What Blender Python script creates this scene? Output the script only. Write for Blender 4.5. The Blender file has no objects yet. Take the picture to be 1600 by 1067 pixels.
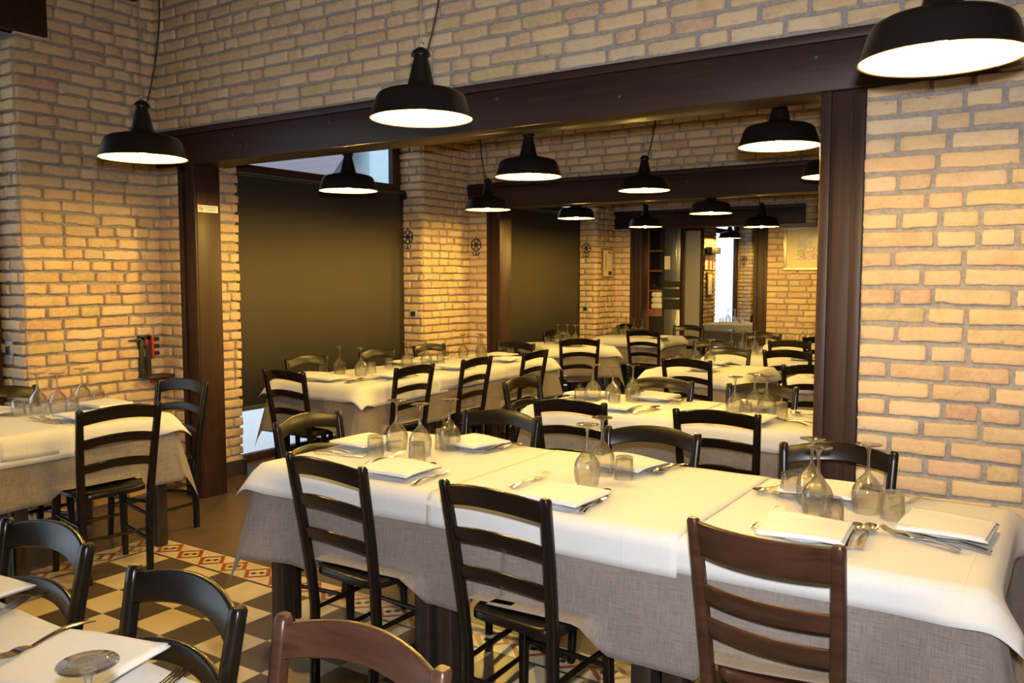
import bpy, bmesh, math, random
import numpy as np
from mathutils import Vector, Matrix
R = math.radians
SC = bpy.context.scene
COL = SC.collection
rnd = random.Random(7)
PI = math.pi

# ------------------------------------------------------------------ node helpers
def new_mat(name):
    m = bpy.data.materials.new(name); m.use_nodes = True
    nt = m.node_tree; b = nt.nodes['Principled BSDF']
    return m, nt, b

class NB:
    def __init__(s, nt): s.nt = nt
    def node(s, t, **kw):
        n = s.nt.nodes.new(t)
        for k, v in kw.items(): setattr(n, k, v)
        return n
    def put(s, sock, v):
        if isinstance(v, bpy.types.NodeSocket): s.nt.links.new(v, sock)
        elif v is not None: sock.default_value = v
    def m(s, op, a, b=None, c=None):
        n = s.node('ShaderNodeMath', operation=op)
        for i, v in enumerate((a, b, c)): s.put(n.inputs[i], v)
        return n.outputs[0]
    def mix(s, f, a, b, blend='MIX'):
        n = s.node('ShaderNodeMix', data_type='RGBA', blend_type=blend)
        s.put(n.inputs[0], f); s.put(n.inputs[6], a); s.put(n.inputs[7], b)
        return n.outputs[2]
    def ramp(s, f, stops):
        n = s.node('ShaderNodeValToRGB'); e = n.color_ramp.elements
        while len(e) < len(stops): e.new(0.5)
        for i, (p, c) in enumerate(stops):
            e[i].position = p; e[i].color = c if len(c) == 4 else (*c, 1)
        s.put(n.inputs[0], f); return n.outputs[0]
    def noise(s, vec, scale, detail=3, rough=0.5):
        n = s.node('ShaderNodeTexNoise'); s.put(n.inputs['Vector'], vec)
        n.inputs['Scale'].default_value = scale; n.inputs['Detail'].default_value = detail
        n.inputs['Roughness'].default_value = rough; return n.outputs[0]
    def mapping(s, vec, sc):
        n = s.node('ShaderNodeMapping'); s.put(n.inputs[0], vec); n.inputs['Scale'].default_value = sc
        return n.outputs[0]
    def coord(s, k='Object'): return s.node('ShaderNodeTexCoord').outputs[k]
    def bump(s, h, strength, dist=0.01):
        n = s.node('ShaderNodeBump'); s.put(n.inputs['Height'], h)
        n.inputs['Strength'].default_value = strength; n.inputs['Distance'].default_value = dist
        return n.outputs[0]

def C4(c): return (*c, 1.0)

def simple(name, col, rough=0.5, metal=0.0, var=0.12, scale=30.0, spec=0.5, bump=0.0):
    m, nt, b = new_mat(name); n = NB(nt)
    f = n.noise(n.coord(), scale, 3)
    c = n.mix(f, C4([x*(1-var) for x in col]), C4([min(1, x*(1+var)) for x in col]))
    n.put(b.inputs['Base Color'], c)
    b.inputs['Roughness'].default_value = rough; b.inputs['Metallic'].default_value = metal
    b.inputs['Specular IOR Level'].default_value = spec
    if bump: n.put(b.inputs['Normal'], n.bump(f, bump, 0.002))
    return m

def wood(name, dark, light, rough=0.4, axis=2, scale=6.0, bump=0.15):
    m, nt, b = new_mat(name); n = NB(nt)
    s = [14, 14, 14]; s[axis] = 0.9
    v = n.mapping(n.coord(), tuple(s))
    f = n.noise(v, scale*0.4, 5, 0.6)
    n.put(b.inputs['Base Color'], n.ramp(f, [(0.3, dark), (0.75, light)]))
    b.inputs['Roughness'].default_value = rough; b.inputs['Specular IOR Level'].default_value = 0.28
    n.put(b.inputs['Normal'], n.bump(f, bump, 0.003))
    return m

def emit(name, col, s):
    m = bpy.data.materials.new(name); m.use_nodes = True; nt = m.node_tree
    nt.nodes.remove(nt.nodes['Principled BSDF'])
    e = nt.nodes.new('ShaderNodeEmission'); e.inputs[0].default_value = C4(col); e.inputs[1].default_value = s
    nt.links.new(e.outputs[0], nt.nodes['Material Output'].inputs[0]); return m

def glass_mat(name, tint=(1, 1, 1), refr=0.45):
    m = bpy.data.materials.new(name); m.use_nodes = True; nt = m.node_tree; n = NB(nt)
    nt.nodes.remove(nt.nodes['Principled BSDF'])
    tr = n.node('ShaderNodeBsdfTransparent'); tr.inputs[0].default_value = C4(tint)
    gl = n.node('ShaderNodeBsdfGlass'); gl.inputs['Roughness'].default_value = 0.0; gl.inputs['IOR'].default_value = 1.45
    gs = n.node('ShaderNodeBsdfGlossy'); gs.inputs['Roughness'].default_value = 0.025
    lw = n.node('ShaderNodeLayerWeight'); lw.inputs[0].default_value = 0.5
    fr = n.m('ADD', 0.08, n.m('MULTIPLY', 0.92, n.m('POWER', lw.outputs['Facing'], 3.0)))
    a = n.node('ShaderNodeMixShader'); a.inputs[0].default_value = refr
    nt.links.new(tr.outputs[0], a.inputs[1]); nt.links.new(gl.outputs[0], a.inputs[2])
    c = n.node('ShaderNodeMixShader'); nt.links.new(fr, c.inputs[0])
    nt.links.new(a.outputs[0], c.inputs[1]); nt.links.new(gs.outputs[0], c.inputs[2])
    nt.links.new(c.outputs[0], nt.nodes['Material Output'].inputs[0]); return m

M = {}
M['black'] = simple('black_lacquer', (0.0065, 0.0045, 0.0036), 0.27, var=0.35, scale=14, spec=0.25)
M['brown_chair'] = wood('brown_stained_wood', (0.026, 0.010, 0.006), (0.062, 0.026, 0.015), 0.34, 0, 7.0)
M['beam'] = wood('dark_beam_wood', (0.018, 0.008, 0.006), (0.036, 0.016, 0.011), 0.5, 0)
M['post'] = wood('dark_post_wood', (0.020, 0.009, 0.007), (0.042, 0.020, 0.014), 0.46, 2)
M['frame_wood'] = wood('window_frame_wood', (0.03, 0.012, 0.009), (0.06, 0.024, 0.016), 0.4, 2)
M['table_wood'] = simple('black_table_paint', (0.018, 0.012, 0.010), 0.38, var=0.3)
M['shade_out'] = simple('black_enamel', (0.008, 0.006, 0.005), 0.34, var=0.1, spec=0.3)
M['shade_in'] = simple('white_enamel', (0.20, 0.195, 0.185), 0.35, var=0.02)
M['bulb'] = emit('lit_bulb', (1.0, 0.625, 0.13), 3800.0)
M['cable'] = simple('black_cable', (0.012, 0.012, 0.012), 0.5)
M['wire'] = simple('steel_wire', (0.42, 0.41, 0.38), 0.35, 0.9)
M['glass'] = glass_mat('clear_glass', (1,1,1), 0.16); M['solid_glass'] = glass_mat('solid_glass', (1,1,1), 0.5)
M['pane'] = glass_mat('window_glass', (0.97, 0.99, 1.0), 0.0)
M['steel'] = simple('cutlery_steel', (0.78, 0.74, 0.66), 0.16, 1.0, 0.04)
M['steel_door'] = simple('brushed_steel', (0.46, 0.47, 0.49), 0.30, 0.85, 0.06, 5)
M['plate'] = simple('white_glazed_ceramic', (0.80, 0.83, 0.86), 0.18, var=0.02)
M['iron'] = simple('wrought_iron', (0.02, 0.017, 0.014), 0.55, var=0.3)
M['red'] = simple('red_paint', (0.42, 0.03, 0.02), 0.45)
M['grey_plastic'] = simple('grey_switch_plastic', (0.30, 0.36, 0.40), 0.4)
M['dark_plastic'] = simple('dark_plastic', (0.025, 0.027, 0.03), 0.4)
M['paper'] = simple('white_paper', (0.78, 0.76, 0.72), 0.8, var=0.03)
M['ink'] = simple('black_ink', (0.03, 0.03, 0.03), 0.8)
M['plaster'] = simple('pale_plaster', (0.55, 0.50, 0.44), 0.85, var=0.08, scale=6)
M['ceiling'] = wood('ceiling_boards', (0.10, 0.055, 0.03), (0.16, 0.09, 0.05), 0.6, 1)
M['orange'] = simple('orange_laminate', (0.42, 0.10, 0.015), 0.4, var=0.15)
M['shelf_dark'] = simple('dark_cabinet_interior', (0.02, 0.016, 0.014), 0.5)
M['pink_top'] = simple('reddish_counter', (0.26, 0.12, 0.09), 0.4)
M['towel'] = simple('folded_white_linen', (0.75, 0.70, 0.60), 0.9, var=0.06)
M['wood_frame'] = wood('mid_brown_frame', (0.16, 0.075, 0.03), (0.26, 0.13, 0.06), 0.45, 2)
M['silver_frame'] = simple('champagne_metal_frame', (0.55, 0.48, 0.36), 0.35, 0.6)
M['mat_board'] = simple('cream_picture_mount', (0.62, 0.52, 0.34), 0.75, var=0.03)
M['plinth'] = simple('dark_stone_plinth', (0.05, 0.038, 0.032), 0.4, var=0.2)
M['ext_white'] = simple('sunlit_white_render', (0.82, 0.84, 0.86), 0.9, var=0.03, scale=2)
M['ext_blue'] = simple('pale_blue_render', (0.42, 0.55, 0.62), 0.9, var=0.04, scale=2)
M['ext_grey'] = simple('lavender_grey_soffit', (0.24, 0.22, 0.25), 0.9, var=0.03, scale=2)
M['pavement'] = simple('pale_paving', (0.72, 0.74, 0.76), 0.9, var=0.06, scale=3)

def blind_mat():
    m, nt, b = new_mat('dark_blind_fabric'); n = NB(nt)
    co = n.coord()
    f = n.m('ADD', n.noise(n.mapping(co, (1, 300, 8)), 2.0, 2), n.noise(n.mapping(co, (1, 8, 300)), 2.0, 2))
    n.put(b.inputs['Base Color'], n.ramp(n.m('MULTIPLY', f, 0.5), [(0.3, (0.054, 0.044, 0.031)), (0.7, (0.076, 0.062, 0.044))]))
    b.inputs['Roughness'].default_value = 0.75; b.inputs['Specular IOR Level'].default_value = 0.2
    return m
M['blind'] = blind_mat()

def linen(name, dark, light, fine=1.0, rough=0.9, crease=0.0, bumpst=0.1):
    m, nt, b = new_mat(name); n = NB(nt)
    uv = n.node('ShaderNodeUVMap').outputs[0]
    a = n.noise(n.mapping(uv, (420*fine, 14, 1)), 1.0, 3, 0.65)
    c = n.noise(n.mapping(uv, (14, 420*fine, 1)), 1.0, 3, 0.65)
    f = n.m('MULTIPLY', n.m('ADD', a, c), 0.5)
    big = n.noise(uv, 3.0, 2)
    f2 = n.m('ADD', n.m('MULTIPLY', f, 0.85), n.m('MULTIPLY', big, 0.15))
    n.put(b.inputs['Base Color'], n.ramp(f2, [(0.36, dark), (0.64, light)]))
    b.inputs['Roughness'].default_value = rough; b.inputs['Specular IOR Level'].default_value = 0.15
    b.inputs['Sheen Weight'].default_value = 0.1
    h = f
    if crease:                                       # ironed fold lines running across the cloth
        sx = n.node('ShaderNodeSeparateXYZ'); nt.links.new(uv, sx.inputs[0])
        hs = []
        for o in (0, 1):
            fr = n.m('ABSOLUTE', n.m('SUBTRACT', n.m('FRACT', n.m('ADD', n.m('DIVIDE', sx.outputs[o], crease), 0.13)), 0.5))
            hs.append(n.m('SMOOTH_MAX', n.m('SUBTRACT', 1.0, n.m('MULTIPLY', fr, crease*260)), 0.0, 0.1))
        w = n.noise(uv, 5.0, 2)
        h = n.m('ADD', n.m('ADD', n.m('MULTIPLY', f, 0.1), n.m('MULTIPLY', w, 0.9)), n.m('MULTIPLY', n.m('ADD', hs[0], hs[1]), 0.5))
    n.put(b.inputs['Normal'], n.bump(h, bumpst, 0.004))
    return m
M['grey_linen'] = linen('taupe_grey_linen', (0.108, 0.089, 0.078), (0.245, 0.212, 0.190), 1.0)
M['white_linen'] = linen('white_cotton', (0.49, 0.483, 0.48), (0.55, 0.545, 0.54), 1.6, 0.85, 0.46, 0.35)
M['napkin'] = linen('white_napkin_cotton', (0.54, 0.525, 0.515), (0.60, 0.587, 0.578), 1.8, 0.85)

def brick_mat():
    m, nt, b = new_mat('handmade_brick'); n = NB(nt)
    at = n.node('ShaderNodeAttribute', attribute_name='brick_col').outputs['Color']
    co = n.coord()
    n1 = n.noise(co, 38, 4, 0.65); n2 = n.noise(co, 9, 3, 0.6); n3 = n.noise(n.mapping(co, (1, 1, 1.8)), 16, 5, 0.7)
    c = n.mix(n.ramp(n1, [(0.35, (0, 0, 0)), (0.7, (1, 1, 1))]), at, n.mix(0.6, at, C4((0.62, 0.47, 0.31))))
    c = n.mix(n.m('MULTIPLY', n.ramp(n2, [(0.52, (0, 0, 0)), (0.75, (1, 1, 1))]), 0.55), c, n.mix(0.6, c, C4((0.36, 0.19, 0.11))))
    c = n.mix(n.m('MULTIPLY', n.ramp(n3, [(0.62, (0, 0, 0)), (0.74, (1, 1, 1))]), 0.6), c, C4((0.12, 0.085, 0.05)))
    n.put(b.inputs['Base Color'], c)
    b.inputs['Roughness'].default_value = 0.9; b.inputs['Specular IOR Level'].default_value = 0.15
    n.put(b.inputs['Normal'], n.bump(n.noise(co, 90, 4, 0.7), 0.6, 0.008))
    return m
def mortar_mat():
    m, nt, b = new_mat('grey_mortar'); n = NB(nt); co = n.coord()
    f = n.noise(co, 60, 5, 0.7)
    n.put(b.inputs['Base Color'], n.ramp(f, [(0.3, (0.21, 0.19, 0.175)), (0.7, (0.35, 0.325, 0.30))]))
    b.inputs['Roughness'].default_value = 0.95; b.inputs['Specular IOR Level'].default_value = 0.1
    n.put(b.inputs['Normal'], n.bump(f, 0.5, 0.008)); return m
M['brick'] = brick_mat(); M['mortar'] = mortar_mat()

def floor_mat():
    m, nt, b = new_mat('cement_tile_floor'); n = NB(nt); co = n.coord()
    sx = n.node('ShaderNodeSeparateXYZ'); nt.links.new(co, sx.inputs[0]); x, y = sx.outputs[0], sx.outputs[1]
    T = 0.217
    mott = n.noise(co, 9, 4, 0.6); fine = n.noise(co, 70, 3, 0.6)
    cream = n.mix(mott, C4((0.50, 0.40, 0.25)), C4((0.62, 0.51, 0.35)))
    brown = n.mix(mott, C4((0.055, 0.040, 0.030)), C4((0.095, 0.070, 0.052)))
    # plain brown slabs
    p = 0.40
    jx = n.m('LESS_THAN', n.m('FRACT', n.m('DIVIDE', n.m('ADD', x, 20.0), p)), 0.008)
    jy = n.m('LESS_THAN', n.m('FRACT', n.m('DIVIDE', n.m('ADD', y, 20.13), p)), 0.008)
    plain = n.mix(mott, C4((0.090, 0.060, 0.040)), C4((0.150, 0.105, 0.072)))
    plain = n.mix(n.m('MULTIPLY', n.m('MAXIMUM', jx, jy), 0.6), plain, C4((0.04, 0.03, 0.022)))
    # checkerboard
    i = n.m('FLOOR', n.m('DIVIDE', n.m('ADD', x, 3.27 + 40*T), T))
    j = n.m('FLOOR', n.m('DIVIDE', n.m('ADD', y, -2.396 + 40*T), T))
    par = n.m('MODULO', n.m('ADD', i, j), 2.0)          # cream where the sum is even
    chk = n.mix(par, cream, brown)
    # border: u along, v across
    W = 0.187
    def border(u, v):
        uu = n.m('SUBTRACT', n.m('FRACT', n.m('DIVIDE', n.m('ADD', u, 30.0), W)), 0.5)
        vv = n.m('SUBTRACT', v, 0.5)
        au = n.m('ABSOLUTE', uu); av = n.m('ABSOLUTE', vv)
        d = n.m('ADD', au, av)
        band = n.m('MULTIPLY', n.m('GREATER_THAN', d, 0.33), n.m('LESS_THAN', d, 0.50))
        cen = n.m('MULTIPLY', n.m('LESS_THAN', n.m('MAXIMUM', au, av), 0.155), 1.0)
        sg = n.m('GREATER_THAN', n.m('MULTIPLY', uu, vv), 0.0)
        c = n.mix(band, cream, C4((0.27, 0.065, 0.025)))
        return n.mix(n.m('MULTIPLY', cen, sg), c, C4((0.025, 0.02, 0.018)))
    YB, XB = 2.847, -4.375
    vy = n.m('DIVIDE', n.m('SUBTRACT', y, YB), W); vx = n.m('DIVIDE', n.m('SUBTRACT', XB, x), W)
    inY = n.m('MULTIPLY', n.m('GREATER_THAN', vy, 0.0), n.m('LESS_THAN', vy, 1.0))
    inX = n.m('MULTIPLY', n.m('GREATER_THAN', vx, 0.0), n.m('LESS_THAN', vx, 1.0))
    xin = n.m('LESS_THAN', vx, 1.0); yin = n.m('LESS_THAN', vy, 1.0)
    c = n.mix(n.m('MULTIPLY', n.m('LESS_THAN', vy, -0.09), n.m('LESS_THAN', vx, -0.09)), C4((0.05, 0.04, 0.032)), chk)
    c = n.mix(n.m('MULTIPLY', inX, yin), c, border(y, vx))
    c = n.mix(n.m('MULTIPLY', inY, xin), c, border(x, vy))
    out = n.m('MAXIMUM', n.m('GREATER_THAN', vy, 1.05), n.m('GREATER_THAN', vx, 1.05))
    c = n.mix(out, c, plain)
    c = n.mix(n.m('MULTIPLY', fine, 0.18), c, C4((0.05, 0.04, 0.03)))
    n.put(b.inputs['Base Color'], c)
    n.put(b.inputs['Roughness'], n.m('ADD', 0.24, n.m('MULTIPLY', mott, 0.18)))
    return m
M['floor'] = floor_mat()

# ------------------------------------------------------------------ mesh helpers
def mesh_from(name, verts, faces, mats, smooth=False, midx=None, uvs=None):
    me = bpy.data.meshes.new(name); me.from_pydata([tuple(v) for v in verts], [], faces)
    for m in (mats if isinstance(mats, (list, tuple)) else [mats]): me.materials.append(m)
    if midx is not None: me.polygons.foreach_set('material_index', midx)
    if smooth: me.polygons.foreach_set('use_smooth', [True]*len(me.polygons))
    if uvs is not None:
        l = me.uv_layers.new(name='UVMap')
        idx = np.empty(len(me.loops), np.int32); me.loops.foreach_get('vertex_index', idx)
        l.data.foreach_set('uv', np.asarray(uvs, np.float32)[idx].ravel())
    me.update(); return me

def link(name, me, parent=None, loc=None, rotz=None):
    o = bpy.data.objects.new(name, me); COL.objects.link(o)
    if parent is not None: o.parent = parent
    if loc is not None: o.location = loc
    if rotz is not None: o.rotation_euler = (0, 0, rotz)
    return o

def tag(o, label, cat, group=None, kind=None):
    if label: o['label'] = label
    if cat: o['category'] = cat
    if group: o['group'] = group
    if kind: o['kind'] = kind
    return o

def thing(name, label, cat, loc=(0, 0, 0), rotz=0.0, group=None):
    o = bpy.data.objects.new(name, None); COL.objects.link(o)
    o.location = loc; o.rotation_euler = (0, 0, rotz); o.empty_display_size = 0.1
    return tag(o, label, cat, group)

def dup(root, loc, rotz, label, group=None):
    r = root.copy(); COL.objects.link(r); r.location = loc; r.rotation_euler = (0, 0, rotz)
    r['label'] = label
    if group: r['group'] = group
    for ch in list(root.children):
        c = ch.copy(); COL.objects.link(c); c.parent = r
        for g in list(ch.children):
            d = g.copy(); COL.objects.link(d); d.parent = c
    return r

class MB:
    """collects shapes into one mesh"""
    def __init__(s): s.v = []; s.f = []; s.mi = []
    def add(s, vs, fs, mi=0):
        k = len(s.v); s.v += [tuple(v) for v in vs]; s.f += [tuple(i+k for i in f) for f in fs]; s.mi += [mi]*len(fs)
    def box(s, a, b, mi=0):
        x0, y0, z0 = a; x1, y1, z1 = b
        v = [(x0,y0,z0),(x1,y0,z0),(x1,y1,z0),(x0,y1,z0),(x0,y0,z1),(x1,y0,z1),(x1,y1,z1),(x0,y1,z1)]
        s.add(v, [(0,3,2,1),(4,5,6,7),(0,1,5,4),(1,2,6,5),(2,3,7,6),(3,0,4,7)], mi)
    def lathe(s, prof, n=24, cx=0, cy=0, mi=0, closed=False):
        vs = []; fs = []
        for r, z in prof:
            for k in range(n):
                a = 2*PI*k/n; vs.append((cx+r*math.cos(a), cy+r*math.sin(a), z))
        P = len(prof)
        for i in range(P if closed else P-1):
            for k in range(n):
                a, b = i*n+k, i*n+(k+1) % n; c, d = ((i+1) % P)*n+(k+1) % n, ((i+1) % P)*n+k
                fs.append((a, b, c, d))
        s.add(vs, fs, mi)
    def tube(s, pts, r, n=8, mi=0, caps=True):
        pts = [Vector(p) for p in pts]; rs = r if isinstance(r, (list, tuple)) else [r]*len(pts)
        vs = []; fs = []; up = None
        for i, p in enumerate(pts):
            t = (pts[min(i+1, len(pts)-1)]-pts[max(i-1, 0)]).normalized()
            if up is None: up = Vector((0, 0, 1)) if abs(t.z) < 0.9 else Vector((1, 0, 0))
            x = up.cross(t).normalized(); y = t.cross(x).normalized(); up = y
            for k in range(n):
                a = 2*PI*k/n; vs.append(p+x*rs[i]*math.cos(a)+y*rs[i]*math.sin(a))
        for i in range(len(pts)-1):
            for k in range(n): fs.append((i*n+k, i*n+(k+1) % n, (i+1)*n+(k+1) % n, (i+1)*n+k))
        if caps: fs.append(tuple(range(n-1, -1, -1))); fs.append(tuple((len(pts)-1)*n+k for k in range(n)))
        s.add(vs, fs, mi)
    def sweep(s, secs, mi=0):
        """list of rings (each list of points)"""
        n = len(secs[0]); vs = [p for q in secs for p in q]; fs = []
        for i in range(len(secs)-1):
            for k in range(n): fs.append((i*n+k, i*n+(k+1) % n, (i+1)*n+(k+1) % n, (i+1)*n+k))
        fs.append(tuple(range(n-1, -1, -1))); fs.append(tuple((len(secs)-1)*n+k for k in range(n)))
        s.add(vs, fs, mi)
    def mesh(s, name, mats, smooth=False, bevel=0.0, seg=2, angle=None):
        me = mesh_from(name, s.v, s.f, mats, False, s.mi)
        bm = bmesh.new(); bm.from_mesh(me)
        bmesh.ops.recalc_face_normals(bm, faces=bm.faces)
        if bevel:
            es = [e for e in bm.edges if len(e.link_faces) == 2 and e.calc_face_angle(0) > R(35)]
            bmesh.ops.bevel(bm, geom=es, offset=bevel, segments=seg, affect='EDGES', profile=0.5, clamp_overlap=True)
        if smooth or bevel:
            for f in bm.faces: f.smooth = True
            for e in bm.edges:
                if len(e.link_faces) == 2 and e.calc_face_angle(0) > R(angle or 40): e.smooth = False
        bm.to_mesh(me); bm.free(); return me
    def obj(s, name, mats, parent=None, **kw):
        return link(name, s.mesh(name, mats, **kw), parent)

def box_obj(name, a, b, mat, parent=None, bevel=0.0):
    q = MB(); q.box(a, b); return q.obj(name, mat, parent, bevel=bevel)
def struct(o): o['kind'] = 'structure'; return o

# ------------------------------------------------------------------ brick walls
BR = np.random.RandomState(3)
PAL = np.array([(0.60,0.42,0.24),(0.62,0.45,0.27),(0.56,0.38,0.22),(0.64,0.46,0.26),(0.58,0.42,0.22),(0.54,0.36,0.22),(0.57,0.37,0.24),
                (0.63,0.48,0.31),(0.50,0.40,0.19),(0.53,0.31,0.20),(0.66,0.50,0.33)])
PRB = np.array([16,16,12,14,12,8,5,8,6,2.5,6], float); PRB /= PRB.sum()
def brick_panels(name, panels, res=0.034, pmin=0.007, pmax=0.019, small=0.33, rough=1.0):
    """panels: (origin, u-dir, normal, length, z0, z1, grow0, grow1); bricks and mortar of one wall in one mesh"""
    V = []; F = []; MI = []; CC = []; nv = 0
    CH = 0.0755; BH = 0.058
    for (o, u, nrm, L, z0, z1, g0, g1) in panels:
        o = np.array(o, float); u = np.array(u, float); nn = np.array(nrm, float)
        nu, nz = max(1, int(L/0.3)), max(1, int((z1-z0)/0.3))
        V.append(np.array([o+u*(L*i/nu)+np.array([0, 0, z0+(z1-z0)*j/nz]) for j in range(nz+1) for i in range(nu+1)]))
        CC.append(np.full(((nu+1)*(nz+1), 3), 0.4))
        flip = np.cross(u, (0, 0, 1)) @ nn < 0
        for j in range(nz):
            for i in range(nu):
                a = nv+j*(nu+1)+i; q = (a, a+1, a+nu+2, a+nu+1); F.append(q[::-1] if flip else q); MI.append(1)
        nv += (nu+1)*(nz+1)
        k0 = int(math.floor(z0/CH)); k = k0
        while k*CH < z1-0.012:
            zb, zt = k*CH+0.009, k*CH+0.009+BH
            zb, zt = max(zb, z0+0.002), min(zt, z1-0.002)
            s = -g0; first = True
            while s < L+g1-0.02 and zt-zb > 0.015:
                if first: ln = 0.125 if k % 2 else 0.25
                else: ln = 0.125 if BR.rand() < small else BR.uniform(0.19, 0.27)
                ln *= BR.uniform(0.85, 1.08); first = False
                e = min(s+ln, L+g1)
                if L+g1-e < 0.05: e = L+g1
                if e-s > 0.025:
                    nx = max(3, int(round((e-s)/res))+1); nzz = 4
                    pr = BR.uniform(pmin, pmax)
                    xs = np.linspace(0, 1, nx); zs = np.linspace(0, 1, nzz)
                    ex, ez = 0.005/(e-s), 0.005/(zt-zb)
                    xs = np.concatenate([[0, 0], [ex], np.clip(xs[1:-1], ex, 1-ex), [1-ex], [1, 1]]); zs = np.concatenate([[0, 0], [ez], zs[1:-1], [1-ez], [1, 1]])
                    gx, gz = np.meshgrid(xs, zs); d = np.full_like(gx, pr)
                    tilt = BR.uniform(-0.004, 0.004, 2)
                    d += (gx-.5)*tilt[0]+(gz-.5)*tilt[1]
                    d[1:-1, 1:-1] += BR.uniform(-0.0014, 0.0014, d[1:-1, 1:-1].shape)
                    d[1, :] -= 0.003; d[-2, :] -= 0.003; d[:, 1] -= 0.003; d[:, -2] -= 0.003
                    px = s+gx*(e-s); pz = zb+gz*(zt-zb)+np.interp(gx, [0, 1], BR.uniform(-0.003, 0.003, 2))
                    nx += 2; jt = BR.uniform(-0.0022, 0.0022, nx); jb = BR.uniform(-0.0022, 0.0022, nx)
                    jt *= rough; jb *= rough
                    if BR.rand() < 0.3*rough: jb += 0.006*np.exp(-((np.linspace(0, 1, nx)-BR.rand())/0.15)**2)
                    pz[1, 1:-1] += jb; pz[2, 1:-1] += jb; pz[-3, 1:-1] += jt; pz[-2, 1:-1] += jt
                    px[:, 1] += BR.uniform(0, 0.004, px.shape[0]); px[:, -2] -= BR.uniform(0, 0.004, px.shape[0])
                    # rounded corners
                    for (a, b) in ((1, 1), (1, -2), (-2, 1), (-2, -2)):
                        px[a, b] += 0.0035*(1 if b == 1 else -1); pz[a, b] += 0.003*(1 if a == 1 else -1)
                    px[0], px[-1] = px[1], px[-2]; pz[:, 0], pz[:, -1] = pz[:, 1], pz[:, -2]
                    px[:, 0], px[:, -1] = px[:, 1], px[:, -2]; pz[0], pz[-1] = pz[1], pz[-2]
                    d[0] = d[-1] = -0.004; d[:, 0] = d[:, -1] = -0.004
                    P = o+px[..., None]*u+d[..., None]*nn; P[..., 2] = pz
                    h, w = gx.shape; V.append(P.reshape(-1, 3))
                    col = PAL[BR.choice(len(PAL), p=PRB)]*BR.uniform(0.80, 1.02)
                    CC.append(np.tile(col, (h*w, 1)))
                    for j in range(h-1):
                        for i in range(w-1):
                            a = nv+j*w+i; q = (a, a+1, a+w+1, a+w); F.append(q[::-1] if flip else q); MI.append(0)
                    nv += h*w
                s = e+BR.uniform(0.010, 0.018)
            k += 1
    V = np.concatenate(V); CC = np.concatenate(CC)
    me = mesh_from(name, V, F, [M['brick'], M['mortar']], True, MI)
    at = me.color_attributes.new('brick_col', 'FLOAT_COLOR', 'POINT')
    at.data.foreach_set('color', np.concatenate([CC, np.ones((len(CC), 1))], 1).astype(np.float32).ravel())
    return struct(link(name, me))

X0, XW = -5.49, -5.765
Y1, Y1B, Y2, Y2B, Y3, Y3B = 3.756, 3.95, 7.46, 7.66, 10.93, 11.13
ZC = 3.9; XR = 2.4; YN = -2.2; YE = 18.4
ux, uy = (1, 0, 0), (0, 1, 0); nY, nX = (0, -1, 0), (1, 0, 0)
c = 0.006   # mortar face sits slightly inside the brick corners
brick_panels('wall_left_near', [((X0, 2.80, 0), uy, nX, Y1-2.80, 0, ZC, 0.010, 0), ((XW, 2.80+c, 0), ux, nY, X0-XW-c, 0, 3.04, 0, 0.012)], pmin=0.018, pmax=0.034, small=0.42, rough=1.7)
brick_panels('wall_partition_near', [((X0, Y1, 0), ux, nY, 0.245, 0, 2.315, 0, 0), ((X0, Y1, 0), ux, nY, XR-X0, 2.555, ZC, 0, 0),
    ((-0.75, Y1, 0), ux, nY, XR+0.75, 0, 2.315, 0, 0), ((-0.29, Y1, 0), ux, nY, XR+0.29, 2.315, 2.555, 0, 0)])
brick_panels('wall_left_middle', [((X0, Y1B, 0), uy, nX, 4.42-Y1B, 0, ZC, 0, 0.012), ((X0, 6.70, 0), uy, nX, Y2-6.70, 0, ZC, 0.01, 0),
    ((XW, 6.70+c, 0), ux, nY, X0-XW-c, 0, ZC, 0, 0.012)], pmin=0.018, pmax=0.034, small=0.42, rough=1.7)
brick_panels('wall_partition_middle', [((X0, Y2, 0), ux, nY, 0.26, 0, 2.27, 0, 0), ((X0, Y2, 0), ux, nY, 5.2, 2.52, ZC, 0, 0)], 0.05)
brick_panels('wall_left_far', [((X0, 10.38, 0), uy, nX, Y3-10.38, 0, ZC, 0.01, 0), ((XW, 10.38+c, 0), ux, nY, X0-XW-c, 0, ZC, 0, 0.012)], 0.05, pmin=0.018, pmax=0.034, small=0.42, rough=1.7)
brick_panels('wall_partition_far', [((X0, Y3, 0), ux, nY, 0.26, 0, 2.22, 0, 0), ((X0, Y3, 0), ux, nY, 4.2, 2.46, ZC, 0, 0),
    ((-3.32, Y3, 0), ux, nY, 2.36, 0, 2.215, 0, 0), ((-2.86, Y3, 0), ux, nY, 1.9, 2.215, 2.46, 0, 0)], 0.05)
brick_panels('wall_left_end', [((X0, 13.6, 0), uy, nX, 1.36, 0, ZC, 0, 0.012), ((XW, 17.0, 0), ux, nY, X0-XW, 0, ZC, 0, 0.01), ((X0, 17.0, 0), uy, nX, 1.4, 0, ZC, 0, 0)], 0.06)

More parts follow.
